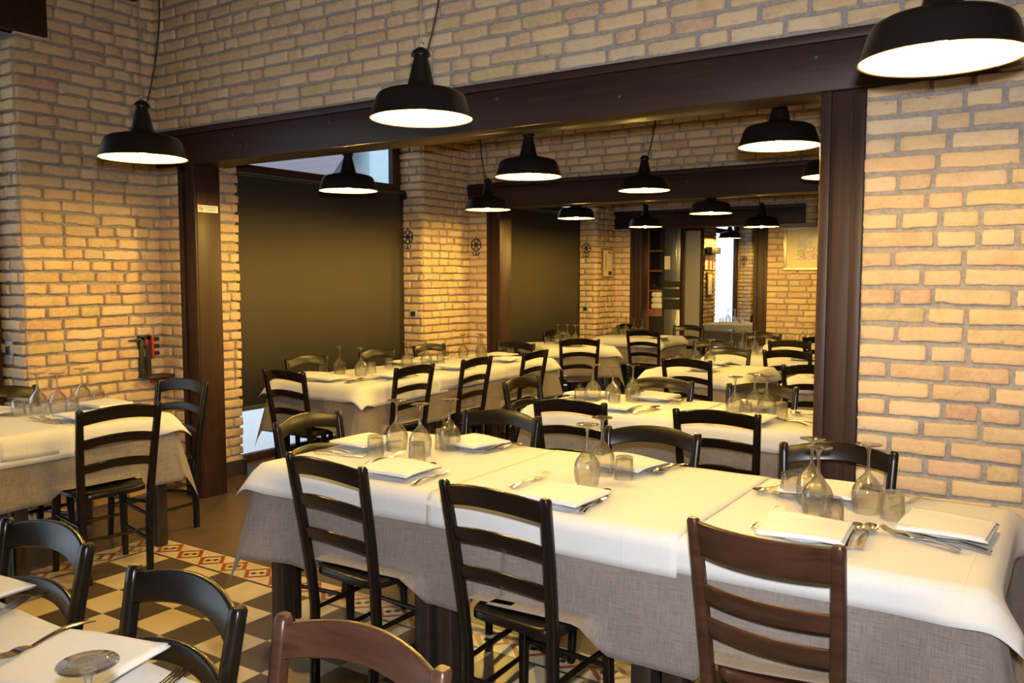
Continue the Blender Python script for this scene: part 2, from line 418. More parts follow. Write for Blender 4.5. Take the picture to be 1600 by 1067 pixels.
def wall_boxes(name, boxes, mat='mortar'):
    for a, b in boxes:
        q = MB(); q.box(a, b); o = struct(q.obj(name, M[mat]))
    return o
g = 0.004
wall_boxes('wall_core_left', [((XW-0.05, YN, 3.04), (X0-g, 2.80, ZC)), ((XW-0.05, 2.80+2*c, 0), (X0-g, 4.42-c, ZC)), ((XW-0.05, 4.42-c, 3.04), (X0-g, 6.70, ZC)),
    ((XW-0.05, 6.70+2*c, 0), (X0-g, 8.10, ZC)), ((XW-0.05, 8.10, 3.04), (X0-g, 10.38, ZC)), ((XW-0.05, 10.38+2*c, 0), (X0-g, 14.96-c, ZC)),
    ((XW-0.05, 14.96, 3.04), (X0-g, 17.0, ZC)), ((XW-0.05, 17.0+c, 0), (X0-g, YE, ZC)), ((XW-0.05, YN, 0), (X0-g, -1.2, 3.04))])
wall_boxes('wall_core_near', [((X0, Y1+g, 0), (-5.245, Y1B-g, 2.315)), ((X0, Y1+g, 2.33), (XR, Y1B-g, ZC)), ((-0.75, Y1+g, 0), (XR, Y1B-g, 2.33))])
wall_boxes('wall_core_middle', [((X0, Y2+g, 0), (-5.235, Y2B, 2.27)), ((X0, Y2+g, 2.28), (XR, Y2B, ZC)), ((-0.75, Y2+g, 0), (XR, Y2B, 2.28))])
wall_boxes('wall_core_far', [((X0, Y3+g, 0), (-5.235, Y3B, 2.22)), ((X0, Y3+g, 2.23), (XR, Y3B, ZC)), ((-3.32, Y3+g, 0), (XR, Y3B, 2.23))])
wall_boxes('wall_right', [((XR, YN, 0), (XR+0.15, YE, ZC))], 'plaster')
wall_boxes('wall_back', [((XW-0.05, YE, 0), (XR+0.15, YE+0.15, ZC))], 'plaster')
wall_boxes('wall_front', [((XW-0.05, YN-0.15, 0), (XR+0.15, YN, ZC))], 'plaster')
q = MB(); q.box((XW-0.05, YN-0.15, ZC), (XR+0.15, YE+0.15, ZC+0.1)); struct(q.obj('ceiling', M['ceiling']))
q = MB(); q.add([(XW-0.05, YN, 0), (XR, YN, 0), (XR, YE, 0), (XW-0.05, YE, 0)], [(0, 1, 2, 3)]); struct(q.obj('floor', M['floor']))
q = MB(); q.box((XW, 4.0, 0), (X0+0.035, 4.455, 0.115)); struct(q.obj('baseboard_left', M['plinth'], bevel=0.006))
struct(box_obj('baseboard_middle', (XW, 6.66, 0), (X0+0.03, Y2, 0.11), M['plinth'], bevel=0.006))

# beams and posts
def beam(name, x0, x1, yf, yb, z0, z1):
    q = MB(); q.box((x0, yf-0.03, z0), (x1, yb+0.01, z1-0.045)); q.box((x0, yf-0.018, z1-0.045), (x1, yb, z1-0.038)); q.box((x0, yf-0.045, z1-0.04), (x1, yb+0.01, z1))
    o = q.obj(name, M['beam'], bevel=0.004)
    return o
def bolts(parent, x0, x1, yf, zs, xs):
    for x, z in zip(xs, zs):
        q = MB(); q.lathe([(0.0, 0.0), (0.013, 0.0), (0.013, 0.006), (0.007, 0.010), (0.0, 0.010)], 12)
        q.v = [(x+a, yf-0.03-cc, z+b) for a, b, cc in q.v]
        o = q.obj('bolt', M['iron'], parent, smooth=True)
b1 = tag(beam('timber_beam', -5.476, -0.29, Y1, Y1B, 2.315, 2.555), 'long dark wooden beam spanning the nearest opening under the brick wall', 'beam', 'dark timber beams over the openings')
bolts(b1, 0, 0, Y1, [2.47, 2.40, 2.47, 2.43, 2.47, 2.40, 2.46], [-4.62, -4.55, -3.75, -3.15, -2.55, -1.85, -0.95])
b2 = tag(beam('timber_beam', -5.47, -0.30, Y2, Y2B, 2.265, 2.525), 'dark wooden beam across the second opening behind the hanging lamps', 'beam', 'dark timber beams over the openings')
bolts(b2, 0, 0, Y2, [2.42, 2.36, 2.42], [-4.75, -4.0, -3.0])
b3 = tag(beam('timber_beam', -5.49, -2.86, Y3, Y3B, 2.215, 2.455), 'short dark wooden beam over the farthest opening beside the framed picture', 'beam', 'dark timber beams over the openings')

def post(x0, x1, y0, y1, z1, label):
    o = thing('timber_post', label, 'post', ((x0+x1)/2, (y0+y1)/2, 0), 0, 'dark posts beside the openings')
    w, d = (x1-x0)/2, (y1-y0)/2
    q = MB()
    q.box((-w, -d, 0), (w, d, z1))
    q.obj('shaft', M['post'], o, bevel=0.006)
    q = MB()
    q.box((-w+0.002, -d-0.016, 0.0), (-w+0.045, -d+0.001, z1)); q.box((w-0.05, -d-0.016, 0.0), (w-0.002, -d+0.001, z1))
    q.obj('edge_strip', M['post'], o, bevel=0.005)
    return o
p1 = post(-5.245, -5.06, Y1, Y1B, 2.315, 'dark wooden post with no-smoking sticker, left of the nearest opening')
post(-0.93, -0.75, Y1, Y1B, 2.315, 'dark wooden post against the bright brick wall, right of the nearest opening')
post(-5.235, -5.06, Y2, Y2B, 2.27, 'dark wooden post between the two big blinds at the second opening')
post(-5.235, -5.06, Y3, Y3B, 2.22, 'dark wooden post left of the farthest opening beside shelf cabinet')
post(-3.495, -3.32, Y3, Y3B, 2.22, 'dark wooden post at farthest opening left of the framed picture')
# no-smoking sticker on the inner face of the left post
st = thing('warning_sticker', 'small white no smoking sticker with red ring on left post', 'sticker', (-5.06, 3.845, 2.02))
box_obj('backing', (0.0005, -0.082, -0.024), (0.002, 0.082, 0.024), M['paper'], st)
q = MB()
for rr0, rr1 in ((0.013, 0.018),):
    vs = []; fs = []
    for k in range(24):
        a = 2*PI*k/24
        for r_ in (rr0, rr1): vs.append((0.0028, -0.058+r_*math.cos(a), r_*math.sin(a)))
    for k in range(24): fs.append((2*k, 2*k+1, 2*((k+1) % 24)+1, 2*((k+1) % 24)))
    q.add(vs, fs)
q.add([(0.0029, -0.058+0.015*math.cos(a)+0.003*math.cos(a2), 0.015*math.sin(a)+0.003*math.sin(a2)) for a, a2 in ((R(135), R(45)), (R(135), R(225)), (R(-45), R(225)), (R(-45), R(45)))], [(0, 1, 2, 3)])
q.obj('prohibition_ring', M['red'], st)
q = MB(); q.box((0.0022, -0.067, -0.003), (0.0026, -0.048, 0.001))
for i in range(4): q.box((0.0022, -0.030, 0.013-i*0.009), (0.0026, 0.072-0.012*(i % 2), 0.0155-i*0.009))
q.obj('print', M['ink'], st)

# ceiling beams and the lintel over the near window
tag(box_obj('window_lintel', (X0-0.05, YN, 3.04), (X0+0.05, 2.985, 3.30), M['beam'], bevel=0.006), 'dark wooden lintel end at the top left corner above the brick pier', 'beam')
tag(box_obj('ceiling_beam', (X0, 3.40, 3.42), (XR, 3.60, 3.70), M['beam'], bevel=0.006), 'dark ceiling beam just visible at the top edge above left lamp', 'beam')

# ------------------------------------------------------------------ windows and blinds
def window(idx, y0, y1, zt=3.04, blind=True):
    f = MB(); w = 0.06
    xa, xb = XW-0.05, XW+0.01
    f.box((xa, y0, 0), (xb, y0+w, zt)); f.box((xa, y1-0.13, 0), (xb, y1, zt)); f.box((xa, y0+w, 0), (xb, y1-0.13, 0.067))
    f.box((xa, y0+w, 2.385), (xb, y1-0.13, 2.475)); f.box((xa, y0+w, zt-0.05), (xb, y1-0.13, zt))
    o = f.obj('window_%d' % idx, M['frame_wood'], bevel=0.004); struct(o)
    p = MB(); p.box((XW-0.028, y0+w, 0.067), (XW-0.022, y1-0.13, 2.385)); p.box((XW-0.028, y0+w, 2.475), (XW-0.022, y1-0.13, zt-0.05))
    p.obj('pane', M['pane'], o)
    return o
window(1, -1.2, 2.80); window(2, 4.42, 6.70); window(3, 8.10, 10.38); window(4, 14.96, 17.0)
def roller_blind(y0, y1, zb, zt, label):
    o = thing('roller_blind', label, 'blind', (XW+0.045, (y0+y1)/2, zb), 0, 'dark roller blinds')
    h = (y1-y0)/2; H = zt-zb
    vs = [(0.004*math.sin(k*0.9), -h+2*h*k/24, z) for z in (0.02, H) for k in range(25)]
    fs = [(k, k+1, 26+k, 25+k) for k in range(24)]
    me = mesh_from('fabric', vs, fs, M['blind'], True); fo = link('fabric', me, o)
    sm = fo.modifiers.new('thick', 'SOLIDIFY'); sm.thickness = 0.002
    q = MB(); q.tube([(0, -h, H), (0, h, H)], 0.017, 12); q.obj('tube', M['dark_plastic'], o, smooth=True)
    q = MB(); q.box((-0.012, -h, -0.01), (0.012, h, 0.028)); q.obj('bottom_bar', M['blind'], o, bevel=0.004)
    q = MB(); q.tube([(0, h, H-0.015), (0, h+0.014, H-0.015)], 0.05, 20); q.tube([(0.0, h-0.012, H-0.045), (0.03, h-0.012, H-0.045)], 0.011, 10, 0)
    q.obj('end_bracket', M['dark_plastic'], o, smooth=True)
    return o
roller_blind(4.435, 6.68, 0.455, 2.385, 'wide dark brown roller blind with white daylight under its hem')
roller_blind(8.115, 10.36, 0.455, 2.385, 'dark roller blind further back, right of the middle post')
# outside
tag(box_obj('outdoor_ground', (-30, -10, -0.25), (XW-0.06, 30, -0.06), M['pavement']), None, None, None, 'structure')
e1 = tag(box_obj('neighbour_house', (-14, 11.92, -0.1), (-11, 26, 8), M['ext_blue'], bevel=0.02), 'pale blue house wall outside seen through the upper window', 'building')
q = MB(); ya, yb = 11.0, 10.78
pr = [(0.0, -0.1), (yb, -0.1), (yb, 3.12), (ya+1.6, 5.2), (0.0, 9.0)]
q.add([(-11.0, y, z) for y, z in pr]+[(-15.0, y, z) for y, z in pr], [(0, 1, 2, 3, 4), (9, 8, 7, 6, 5)]+[(k, k+5, (k+1) % 5+5, (k+1) % 5) for k in range(5)])
tag(q.obj('neighbour_house', M['ext_grey'], bevel=0.02), 'lavender grey house outside behind the upper window pane', 'building')

# ------------------------------------------------------------------ chairs
def ring(cx, cy, z, w, d, ch=0.25):
    a, b = w/2, d/2; k = min(a, b)*ch
    return [(cx-a+k, cy-b, z), (cx+a-k, cy-b, z), (cx+a, cy-b+k, z), (cx+a, cy+b-k, z), (cx+a-k, cy+b, z), (cx-a+k, cy+b, z), (cx-a, cy+b-k, z), (cx-a, cy-b+k, z)]
def lerp(a, b, t): return a+(b-a)*t
def chair_meshes(style, mat):
    d = {}
    TOPZ = 0.90
    def px(z): return lerp(0.158, 0.200, z/TOPZ) if style != 'flat' else lerp(0.165, 0.195, z/TOPZ)
    def py(z): return -0.165-0.085*max(0, (z-0.30)/0.6)**1.35-0.03*(1-min(1, z/0.3))*0.6
    for sgn, nm in ((-1, 'rl'), (1, 'rr')):
        q = MB(); zs = [0, 0.04, 0.15, 0.3, 0.45, 0.6, 0.75, 0.86, 0.892, TOPZ]
        q.sweep([ring(sgn*px(z), py(z), z, lerp(0.030, 0.036, min(1, z/0.45)) if z < 0.6 else lerp(0.036, 0.032, (z-.6)/.3) - (0.010 if z == TOPZ else 0),
                      lerp(0.034, 0.030, z/TOPZ) - (0.008 if z == TOPZ else 0), 0.35) for z in zs])
        d['leg_'+nm] = q.mesh('leg', mat, smooth=True, angle=50)
    for sgn, nm in ((-1, 'fl'), (1, 'fr')):
        q = MB(); zs = [0, 0.03, 0.2, 0.4, 0.435]
        q.sweep([ring(sgn*lerp(0.185, 0.172, z/0.435), lerp(0.163, 0.150, z/0.435), z, lerp(0.028, 0.040, z/0.435), lerp(0.028, 0.040, z/0.435), 0.4) for z in zs])
        d['leg_'+nm] = q.mesh('leg', mat, smooth=True, angle=50)
    # slats
    spec = [(0.885, 0.068, 0.026, 0.034), (0.742, 0.046, 0.024, 0.030), (0.612, 0.044, 0.022, 0.026)]
    if style == 'flat': spec = [(0.893, 0.098, 0.0, 0.042), (0.712, 0.052, 0.0, 0.036), (0.615, 0.052, 0.0, 0.032)]
    for i, (zt, h, arch, bul) in enumerate(spec):
        q = MB(); secs = []; N = 18
        for k in range(N+1):
            t = k/N; s = 2*t-1; zt2 = zt+arch*(1-s*s); zb2 = zt-h+arch*0.95*(1-s*s)
            hw = px(zt-h/2)-0.010
            x = s*hw; y0 = -bul*(1-s*s)
            ya, yb = py(zt2)+y0, py(zb2)+y0; th = 0.0085
            r_ = 0.004
            secs.append([(x, yb-th, zb2+r_), (x, yb-th+r_, zb2), (x, yb+th-r_, zb2), (x, yb+th, zb2+r_), (x, ya+th, zt2-r_), (x, ya+th-r_, zt2), (x, ya-th+r_, zt2), (x, ya-th, zt2-r_)])
        q.sweep(secs); d['slat%d' % i] = q.mesh('slat', mat, smooth=True, angle=50)
    # seat
    n = 32; out = []
    for k in range(n):
        a = 2*PI*k/n; ca, sa = math.cos(a), math.sin(a)
        p = 0.32
        x = math.copysign(abs(ca)**p, ca); y = math.copysign(abs(sa)**p, sa)
        w = lerp(0.168, 0.208, (y+1)/2)
        out.append((x*w, 0.003+y*0.182))
    q = MB(); vs = []; fs = []
    rings = [(0.90, 0.424), (1.0, 0.432), (1.0, 0.452), (0.97, 0.460), (0.8, 0.458), (0.45, 0.450), (0.15, 0.449)]
    for s_, z in rings: vs += [(x*s_, 0.003+(y-0.003)*s_, z) for x, y in out]
    for i in range(len(rings)-1):
        for k in range(n): fs.append((i*n+k, i*n+(k+1) % n, (i+1)*n+(k+1) % n, (i+1)*n+k))
    fs.append(tuple(range(n-1, -1, -1))); fs.append(tuple((len(rings)-1)*n+k for k in range(n)))
    q.add(vs, fs); d['seat'] = q.mesh('seat', mat, smooth=True, angle=60)
    def st(a, b): q = MB(); q.tube([a, tuple(lerp(a[i], b[i], .5) for i in range(3)), b], [0.008, 0.0105, 0.008], 8); return q.mesh('stretcher', mat, smooth=True)
    for s_ in (-1, 1):
        for z in (0.155, 0.285):
            d['st%d%.2f' % (s_, z)] = st((s_*px(z), py(z), z), (s_*0.180, 0.157, z+0.02))
    d['stb'] = st((-px(.22), py(.22), .22), (px(.22), py(.22), .22))
    d['stf'] = st((-.178, .156, .235), (.178, .156, .235))
    return d
NAMES = lambda k: 'leg' if k.startswith('leg') else 'slat' if k.startswith('slat') else 'stretcher' if k.startswith('st') and k[2] in '-1bf' else 'seat'
protos = {}
SEATS = []
def chair(x, y, rot, label, style='black'):
    """x, y: middle of the top of the backrest"""
    f = (-math.sin(rot), math.cos(rot)); ox, oy = x+f[0]*0.25, y+f[1]*0.25
    SEATS.append((ox, oy, rot))
    grp = 'ladderback chairs around the tables'
    if style not in protos:
        mat = M['black'] if style == 'black' else M['brown_chair']
        o = thing('dining_chair', label, 'chair', (ox, oy, 0), rot, grp)
        for k, me in chair_meshes('flat' if style == 'flat' else 'arch', mat).items(): link(NAMES(k), me, o)
        protos[style] = o
        return o
    return dup(protos[style], (ox, oy, 0), rot, label, grp)
BK = 'black ladderback chair '
chair(-2.23, 2.16, R(-5), BK+'on near side of the big front table, left of three')
chair(-1.485, 2.14, R(-4), BK+'with worn top slat at the middle of front table near side')
chair(-0.655, 2.16, R(-6), 'reddish brown straight-slat chair at the near right of the front table', 'flat')
chair(-4.02, 2.50, R(82), BK+'drawn up to the left table, its back toward the checkered floor')
chair(-4.69, 3.34, R(188), BK+'at the far end of left table beside the wooden post')
chair(-5.26, 2.52, R(-92), BK+'between left table and brick wall, behind the glasses')
chair(-1.56, 1.10, R(175), BK+'facing camera in the left foreground, over the checkered tiles')
chair(-2.20, 1.15, R(179), BK+'cut by the left edge of the foreground, beyond the nearest table')
chair(-1.06, 1.10, R(178), 'reddish brown arched chair at the bottom edge, nearest the camera', 'brown')
chair(-2.99, 2.80, R(-88), BK+'at the left end of the front table')
chair(-2.29, 3.38, R(183), BK+'facing us behind front table, left of the three on far side')
chair(-1.50, 3.36, R(185), BK+'facing us at the middle of the front table far side')
chair(-0.75, 3.41, R(186), BK+'in front of the right post, behind the glasses of front table')
chair(-2.23, 3.93, R(4), BK+'with its back to us, left one at the second table')
chair(-1.45, 4.00, R(6), BK+'with its back to us, right one at the second table')
chair(-2.96, 4.60, R(-90), BK+'at the left end of the second table, near window table')
chair(-2.20, 5.07, R(183), BK+'on far side of second table behind three glasses, left')
chair(-1.57, 5.12, R(183), BK+'on far side of second table behind glasses, right, by the post')
chair(-4.62, 4.10, R(-1), BK+'at the near end of the long window table')
chair(-4.06, 4.86, R(88), BK+'nearest of three along the room side of window table')
chair(-4.04, 5.62, R(92), BK+'middle of three along the room side of window table')
chair(-3.98, 6.42, R(92), BK+'farthest of three along the room side of window table')
chair(-5.22, 4.88, R(-94), BK+'nearest of three between window table and first blind')
chair(-5.20, 5.70, R(-94), BK+'middle of three between window table and first blind')
chair(-5.22, 6.46, R(-96), BK+'before the brick pier, farthest of three behind window table')
chair(-4.64, 7.10, R(186), BK+'at the far end of window table, before the second blind')
chair(-4.36, 7.90, R(35), BK+'with its back to us at the turned table before second blind')
chair(-5.29, 8.98, R(-105), BK+'half hidden against the second blind behind three glasses')
chair(-4.42, 9.60, R(6), BK+'with its back to us at the table by the shelf cabinet')
chair(-5.20, 10.72, R(-96), BK+'at the left end of table by shelf cabinet, against brick pier')
chair(-4.35, 10.90, R(182), BK+'on the far side of table by the shelf cabinet, under steel door')
chair(-2.58, 6.42, R(-2), BK+'with its back to us behind second table, at small table')
chair(-2.66, 7.62, R(182), BK+'facing us behind the small table with two glasses')
chair(-3.10, 8.45, R(184), BK+'far back beside the frosted glass screen')
chair(-2.14, 7.68, R(3), BK+'with its back to us at far table, left of right post')
chair(-1.62, 6.45, R(5), BK+'with its back to us, partly hidden behind right post')
chair(-2.45, 8.86, R(4), BK+'with its back to us at far table before lit brick wall')
chair(-2.30, 9.62, R(4), BK+'farthest back chair before the framed picture wall')
chair(-3.05, 9.95, R(178), BK+'low behind far glasses beside the farthest right post')
chair(-4.65, 15.0, R(60), BK+'in the end room in front of the bright window')
chair(0.03, 2.78, R(90), BK+'at the right end of front table, cut by the frame')

# ------------------------------------------------------------------ tables and cloths
ZT = 0.765
tmesh = {}
LEGS = []
def table(x0, x1, y0, y1, label, rot=0.0):
    w, d = round(x1-x0, 3), round(y1-y0, 3); key = (w, d)
    for sx in (-1, 1):
        for sy in (-1, 1): LEGS.append(((x0+x1)/2+math.cos(rot)*sx*(w/2-.05)-math.sin(rot)*sy*(d/2-.05), (y0+y1)/2+math.sin(rot)*sx*(w/2-.05)+math.cos(rot)*sy*(d/2-.05)))
    loc = ((x0+x1)/2, (y0+y1)/2, 0); grp = 'dining tables under the cloths'
    if key in tmesh: return dup(tmesh[key], loc, rot, label, grp)
    o = thing('dining_table', label, 'table', loc, rot, grp); tmesh[key] = o
    q = MB(); q.box((-w/2+0.004, -d/2+0.004, ZT-0.03), (w/2-0.004, d/2-0.004, ZT-0.001)); q.obj('tabletop', M['table_wood'], o, bevel=0.004)
    q = MB(); a, b = w/2-0.05, d/2-0.05
    q.box((-a, -b, ZT-0.12), (a, -b+0.02, ZT-0.03)); q.box((-a, b-0.02, ZT-0.12), (a, b, ZT-0.03)); q.box((-a, -b+0.02, ZT-0.12), (-a+0.02, b-0.02, ZT-0.03)); q.box((a-0.02, -b+0.02, ZT-0.12), (a, b-0.02, ZT-0.03))
    q.obj('apron', M['table_wood'], o)
    for sx in (-1, 1):
        for sy in (-1, 1):
            q = MB(); q.sweep([ring(sx*(w/2-0.052), sy*(d/2-0.052), z, s_, s_, 0.15) for z, s_ in ((0, 0.066), (0.03, 0.07), (ZT-0.03, 0.074))])
            q.obj('leg', M['table_wood'], o, smooth=True, angle=50)
    return o

def sstep(a, b, x):
    t = np.clip((x-a)/(b-a), 0, 1); return t*t*(3-2*t)
def cloth(name, x0, x1, y0, y1, zt, L, Rr, Fr, Bk, mat, label, group, rot=0.0, seed=0, rip=0.012, step=0.026, lift=0.0, skew=0.0, flare=0.22, fw=0.13):
    """a cloth over the top rectangle; L,R,F,B: length hanging on each side (0: the cloth ends there)"""
    rs = np.random.RandomState(seed)
    cx, cy = (x0+x1)/2, (y0+y1)/2; W, D = x1-x0, y1-y0
    def axis(a, l, r):
        p = [np.linspace(0, a, max(2, int(a/step)))]
        if l: p.insert(0, -np.linspace(l, 0, max(3, int(l/(step*0.8))))[:-1])
        if r: p.append(a+np.linspace(0, r, max(3, int(r/(step*0.8))))[1:])
        return np.concatenate(p)
    S, T = np.meshgrid(axis(W, L, Rr), axis(D, Fr, Bk))
    # slightly uneven cut so hems are not ruler straight
    du = np.where(S < 0, -S, np.where(S > W, S-W, 0)); dv = np.where(T < 0, -T, np.where(T > D, T-D, 0))
    sx = np.where(S < 0, -1, np.where(S > W, 1, 0)); sy = np.where(T < 0, -1, np.where(T > D, 1, 0))
    bx = np.clip(S, 0, W); by = np.clip(T, 0, D)
    r = np.hypot(du, dv); rr = 0.009
    th = np.arctan2(dv, du+1e-9)
    corner = (du > 0) & (dv > 0)
    # flare: more at corners with two hanging sides
    fl = np.full_like(S, 0.035)
    for (hx, hy, ax, ay) in ((L, Fr, 0, 0), (Rr, Fr, W, 0), (L, Bk, 0, D), (Rr, Bk, W, D)):
        if hx and hy: fl = np.maximum(fl, 0.035+flare*np.exp(-(np.hypot(bx-ax, by-ay)/fw)**2))
    q_ = np.minimum(r, rr*PI/2); ang = q_/rr
    out = rr*np.sin(ang); dz = rr*(1-np.cos(ang)); rest = np.maximum(r-rr*PI/2, 0)
    out = out+fl*rest; dz = dz+rest*np.sqrt(np.maximum(0, 1-fl**2))
    al = np.where(sy != 0, bx, by)
    f1, f2, ph, ph2 = rs.uniform(7, 10), rs.uniform(13, 18), rs.uniform(0, 6), rs.uniform(0, 6)
    amp = rip*np.clip(rest/0.3, 0, 1)
    wave = amp*(np.sin(al*f1+ph+sy*2+sx)+0.5*np.sin(al*f2+ph2+sx*2))
    wave = np.where(corner, 0.35*amp*np.cos(th*8), wave*(1-np.exp(-((fl-0.035-flare)/(0.6*flare))**2)))
    out = np.where(r > 0, out+lift*np.clip(r/0.03, 0, 1)+wave, out)
    ox = np.where(corner, np.cos(th)*sx, np.where(sx != 0, sx, 0)); oy = np.where(corner, np.sin(th)*sy, np.where(sy != 0, sy, 0))
    X = bx+ox*out; Y = by+oy*out
    Z = zt-dz+np.where(r == 0, 0.0006*np.sin(bx*23+by*9+ph)+0.0006*np.sin(by*31-bx*5), 0)
    Z = Z+np.where(r > 0.05, 0.012*np.sin(al*4.1+ph2)*np.clip(rest/0.3, 0, 1), 0)
    X = X+skew*(Y-D/2)
    c_, s_ = math.cos(rot), math.sin(rot)
    lx, ly = X-W/2, Y-D/2
    wx, wy = cx+c_*lx-s_*ly, cy+s_*lx+c_*ly
    for (ax, ay, ar) in SEATS:                           # a cloth gives way to the seats pushed under it
        fx, fy = -math.sin(ar), math.cos(ar); rx, ry = fy, -fx
        qx, qy = wx-ax, wy-ay
        u = qx*rx+qy*ry; v = qx*fx+qy*fy
        m = sstep(0.262, 0.205, np.abs(u))*(v > -0.20)*(v < 0.215)*(r > 0)
        low = np.maximum(0.4655-Z, 0)*m
        back = np.minimum(low*0.75, np.maximum(v+0.165, 0))
        wx = wx-fx*back; wy = wy-fy*back; Z = Z+low
    h, w = S.shape
    vs = np.stack([wx-cx, wy-cy, Z], -1).reshape(-1, 3)
    fs = [(j*w+i, j*w+i+1, (j+1)*w+i+1, (j+1)*w+i) for j in range(h-1) for i in range(w-1)]
    uv = np.stack([S.ravel()+rs.uniform(0, 3), T.ravel()+rs.uniform(0, 3)], -1)
    me = mesh_from(name, vs, fs, mat, True, None, uv)
    o = link(name, me, None, (cx, cy, 0))
    sm = o.modifiers.new('thickness', 'SOLIDIFY'); sm.thickness = 0.002; sm.offset = 1
    return tag(o, label, 'tablecloth', group)
GG, GW = 'grey under-cloths', 'white top cloths'
zg, zw = 0.7655, 0.7695
def gcl(x0, x1, y0, y1, L, Rr, F, B, label, **k): return cloth('tablecloth', x0, x1, y0, y1, k.pop('z', zg), L, Rr, F, B, M['grey_linen'], label, GG, **k)
def wcl(x0, x1, y0, y1, L, Rr, F, B, label, **k): return cloth('tablecloth', x0, x1, y0, y1, k.pop('z', zw), L, Rr, F, B, M['white_linen'], label, GW, lift=0.012, rip=0.003, flare=0.55, fw=0.11, **k)

# front table
A0, A1, B0, B1 = -2.83, -0.16, 2.39, 3.29
for i, nm in enumerate(('left', 'middle', 'right')): table(A0+0.89*i, A0+0.89*(i+1), B0, B1, 'dark square table, %s of the three joined under the front cloths' % nm)
gcl(A0, -1.52, B0, B1, 0.38, 0, 0.40, 0.38, 'taupe grey cloth hanging at the left half of the front table', seed=1)
gcl(-1.60, A1, B0, B1, 0, 0.38, 0.41, 0.38, 'taupe grey cloth hanging at the right half of the front table', seed=2, z=zg+0.002, lift=0.006)
wcl(A0, -1.86, B0, B1, 0.12, 0, 0.12, 0.11, 'white cloth over the left end of the front table', seed=3, z=zw+0.002)
wcl(-1.93, -0.97, B0, B1, 0, 0, 0.125, 0.11, 'white cloth over the middle of the front table', seed=33, z=zw+0.0045)
wcl(-1.05, A1, B0, B1, 0, 0.13, 0.105, 0.11, 'white cloth over the right end of the front table', seed=4, z=zw+0.001)
# nearest table, lower left corner
table(-2.66, -1.76, 0.13, 1.0, 'dark square table under white cloth in the lower left corner, left one'); table(-1.76, -0.86, 0.13, 1.0, 'dark square table under white cloth at the bottom edge, right one')
gcl(-2.66, -0.86, 0.13, 1.0, 0.3, 0.3, 0.3, 0.3, 'grey cloth under the white one on the nearest table', seed=5)
wcl(-2.66, -0.86, 0.13, 1.0, 0.12, 0.12, 0.12, 0.11, 'white cloth on nearest table in the lower left corner', seed=6)
# left table
table(-5.22, -4.34, 2.11, 3.0, 'dark square table end under grey cloth, left by the brick wall'); table(-5.22, -4.34, 1.22, 2.11, 'dark square table at the left edge, joined before the wall table')
gcl(-5.22, -4.34, 1.22, 3.0, 0.3, 0.38, 0.3, 0.37, 'grey brown cloth hanging from the left table by the brick wall', seed=7)
wcl(-5.22, -4.34, 2.05, 3.0, 0.12, 0.12, 0, 0.13, 'white cloth over the far end of left table by the wall', seed=8)
wcl(-5.22, -4.34, 1.22, 2.42, 0.12, 0.15, 0.12, 0, 'white cloth over the near part of left table, lower hem', seed=9, z=zw+0.003)
# window table
for i, nm in enumerate(('nearest', 'middle', 'farthest')): table(-5.10, -4.21, 4.42+0.89*i, 4.42+0.89*(i+1), 'dark square table, %s of three under the window table cloths' % nm)
gcl(-5.10, -4.21, 4.42, 7.09, 0.34, 0.37, 0.38, 0.34, 'grey brown cloth hanging around the long window table', seed=10)
wcl(-5.10, -4.21, 4.42, 5.42, 0.12, 0.15, 0.12, 0, 'white cloth at near end of window table with pointed corner', seed=11, z=zw+0.003)
wcl(-5.10, -4.21, 5.30, 6.35, 0.12, 0.12, 0, 0, 'white cloth on the middle of window table', seed=12, z=zw+0.001)
wcl(-5.10, -4.21, 6.25, 7.09, 0.12, 0.12, 0, 0.13, 'white cloth on the far end of window table', seed=13)
# second table
for i, nm in enumerate(('left', 'middle', 'right')): table(-2.76+0.86*i, -1.90+0.86*i, 4.36, 5.12, 'dark table, %s of three under the second table cloths' % nm)
gcl(-2.76, -0.18, 4.36, 5.12, 0.34, 0.34, 0.38, 0.34, 'grey cloth hanging from second table behind the front table', seed=14)
wcl(-2.76, -1.80, 4.36, 5.12, 0.12, 0, 0.12, 0.12, 'white cloth at the left end of the second table', seed=15, z=zw+0.003)
wcl(-1.90, -0.18, 4.36, 5.12, 0, 0.12, 0.12, 0.12, 'white cloth on second table running behind the right post', seed=16)
# small tables beyond
def small(x0, x1, y0, y1, where, rot=0.0, seed=0):
    table(x0, x1, y0, y1, 'dark table under the cloths, '+where, rot)
    gcl(x0, x1, y0, y1, 0.32, 0.32, 0.34, 0.32, 'grey brown cloth hanging from the table '+where, rot=rot, seed=seed, step=0.04)
    wcl(x0, x1, y0, y1, 0.12, 0.12, 0.12, 0.12, 'white cloth covering the table '+where, rot=rot, seed=seed+1, step=0.04)
small(-3.02, -2.18, 6.62, 7.42, 'behind the second table with two glasses', 0, 20)
small(-1.86, -1.00, 6.72, 7.55, 'partly hidden by the right post', 0, 22)
small(-5.33, -4.53, 8.22, 9.08, 'turned askew before the second blind', R(50), 24)
small(-5.25, -4.37, 9.95, 10.75, 'beside the shelf cabinet', 0, 26)
small(-3.05, -1.35, 8.02, 8.85, 'far back before the lit brick wall', 0, 28)
small(-3.0, -1.4, 9.85, 10.5, 'farthest back under the framed picture', 0, 30)
small(-5.2, -4.3, 13.6, 14.6, 'in the end room by the bright window', 0, 32)
small(-4.3, -3.5, 13.4, 14.3, 'in the end room beside farthest post', R(12), 34)

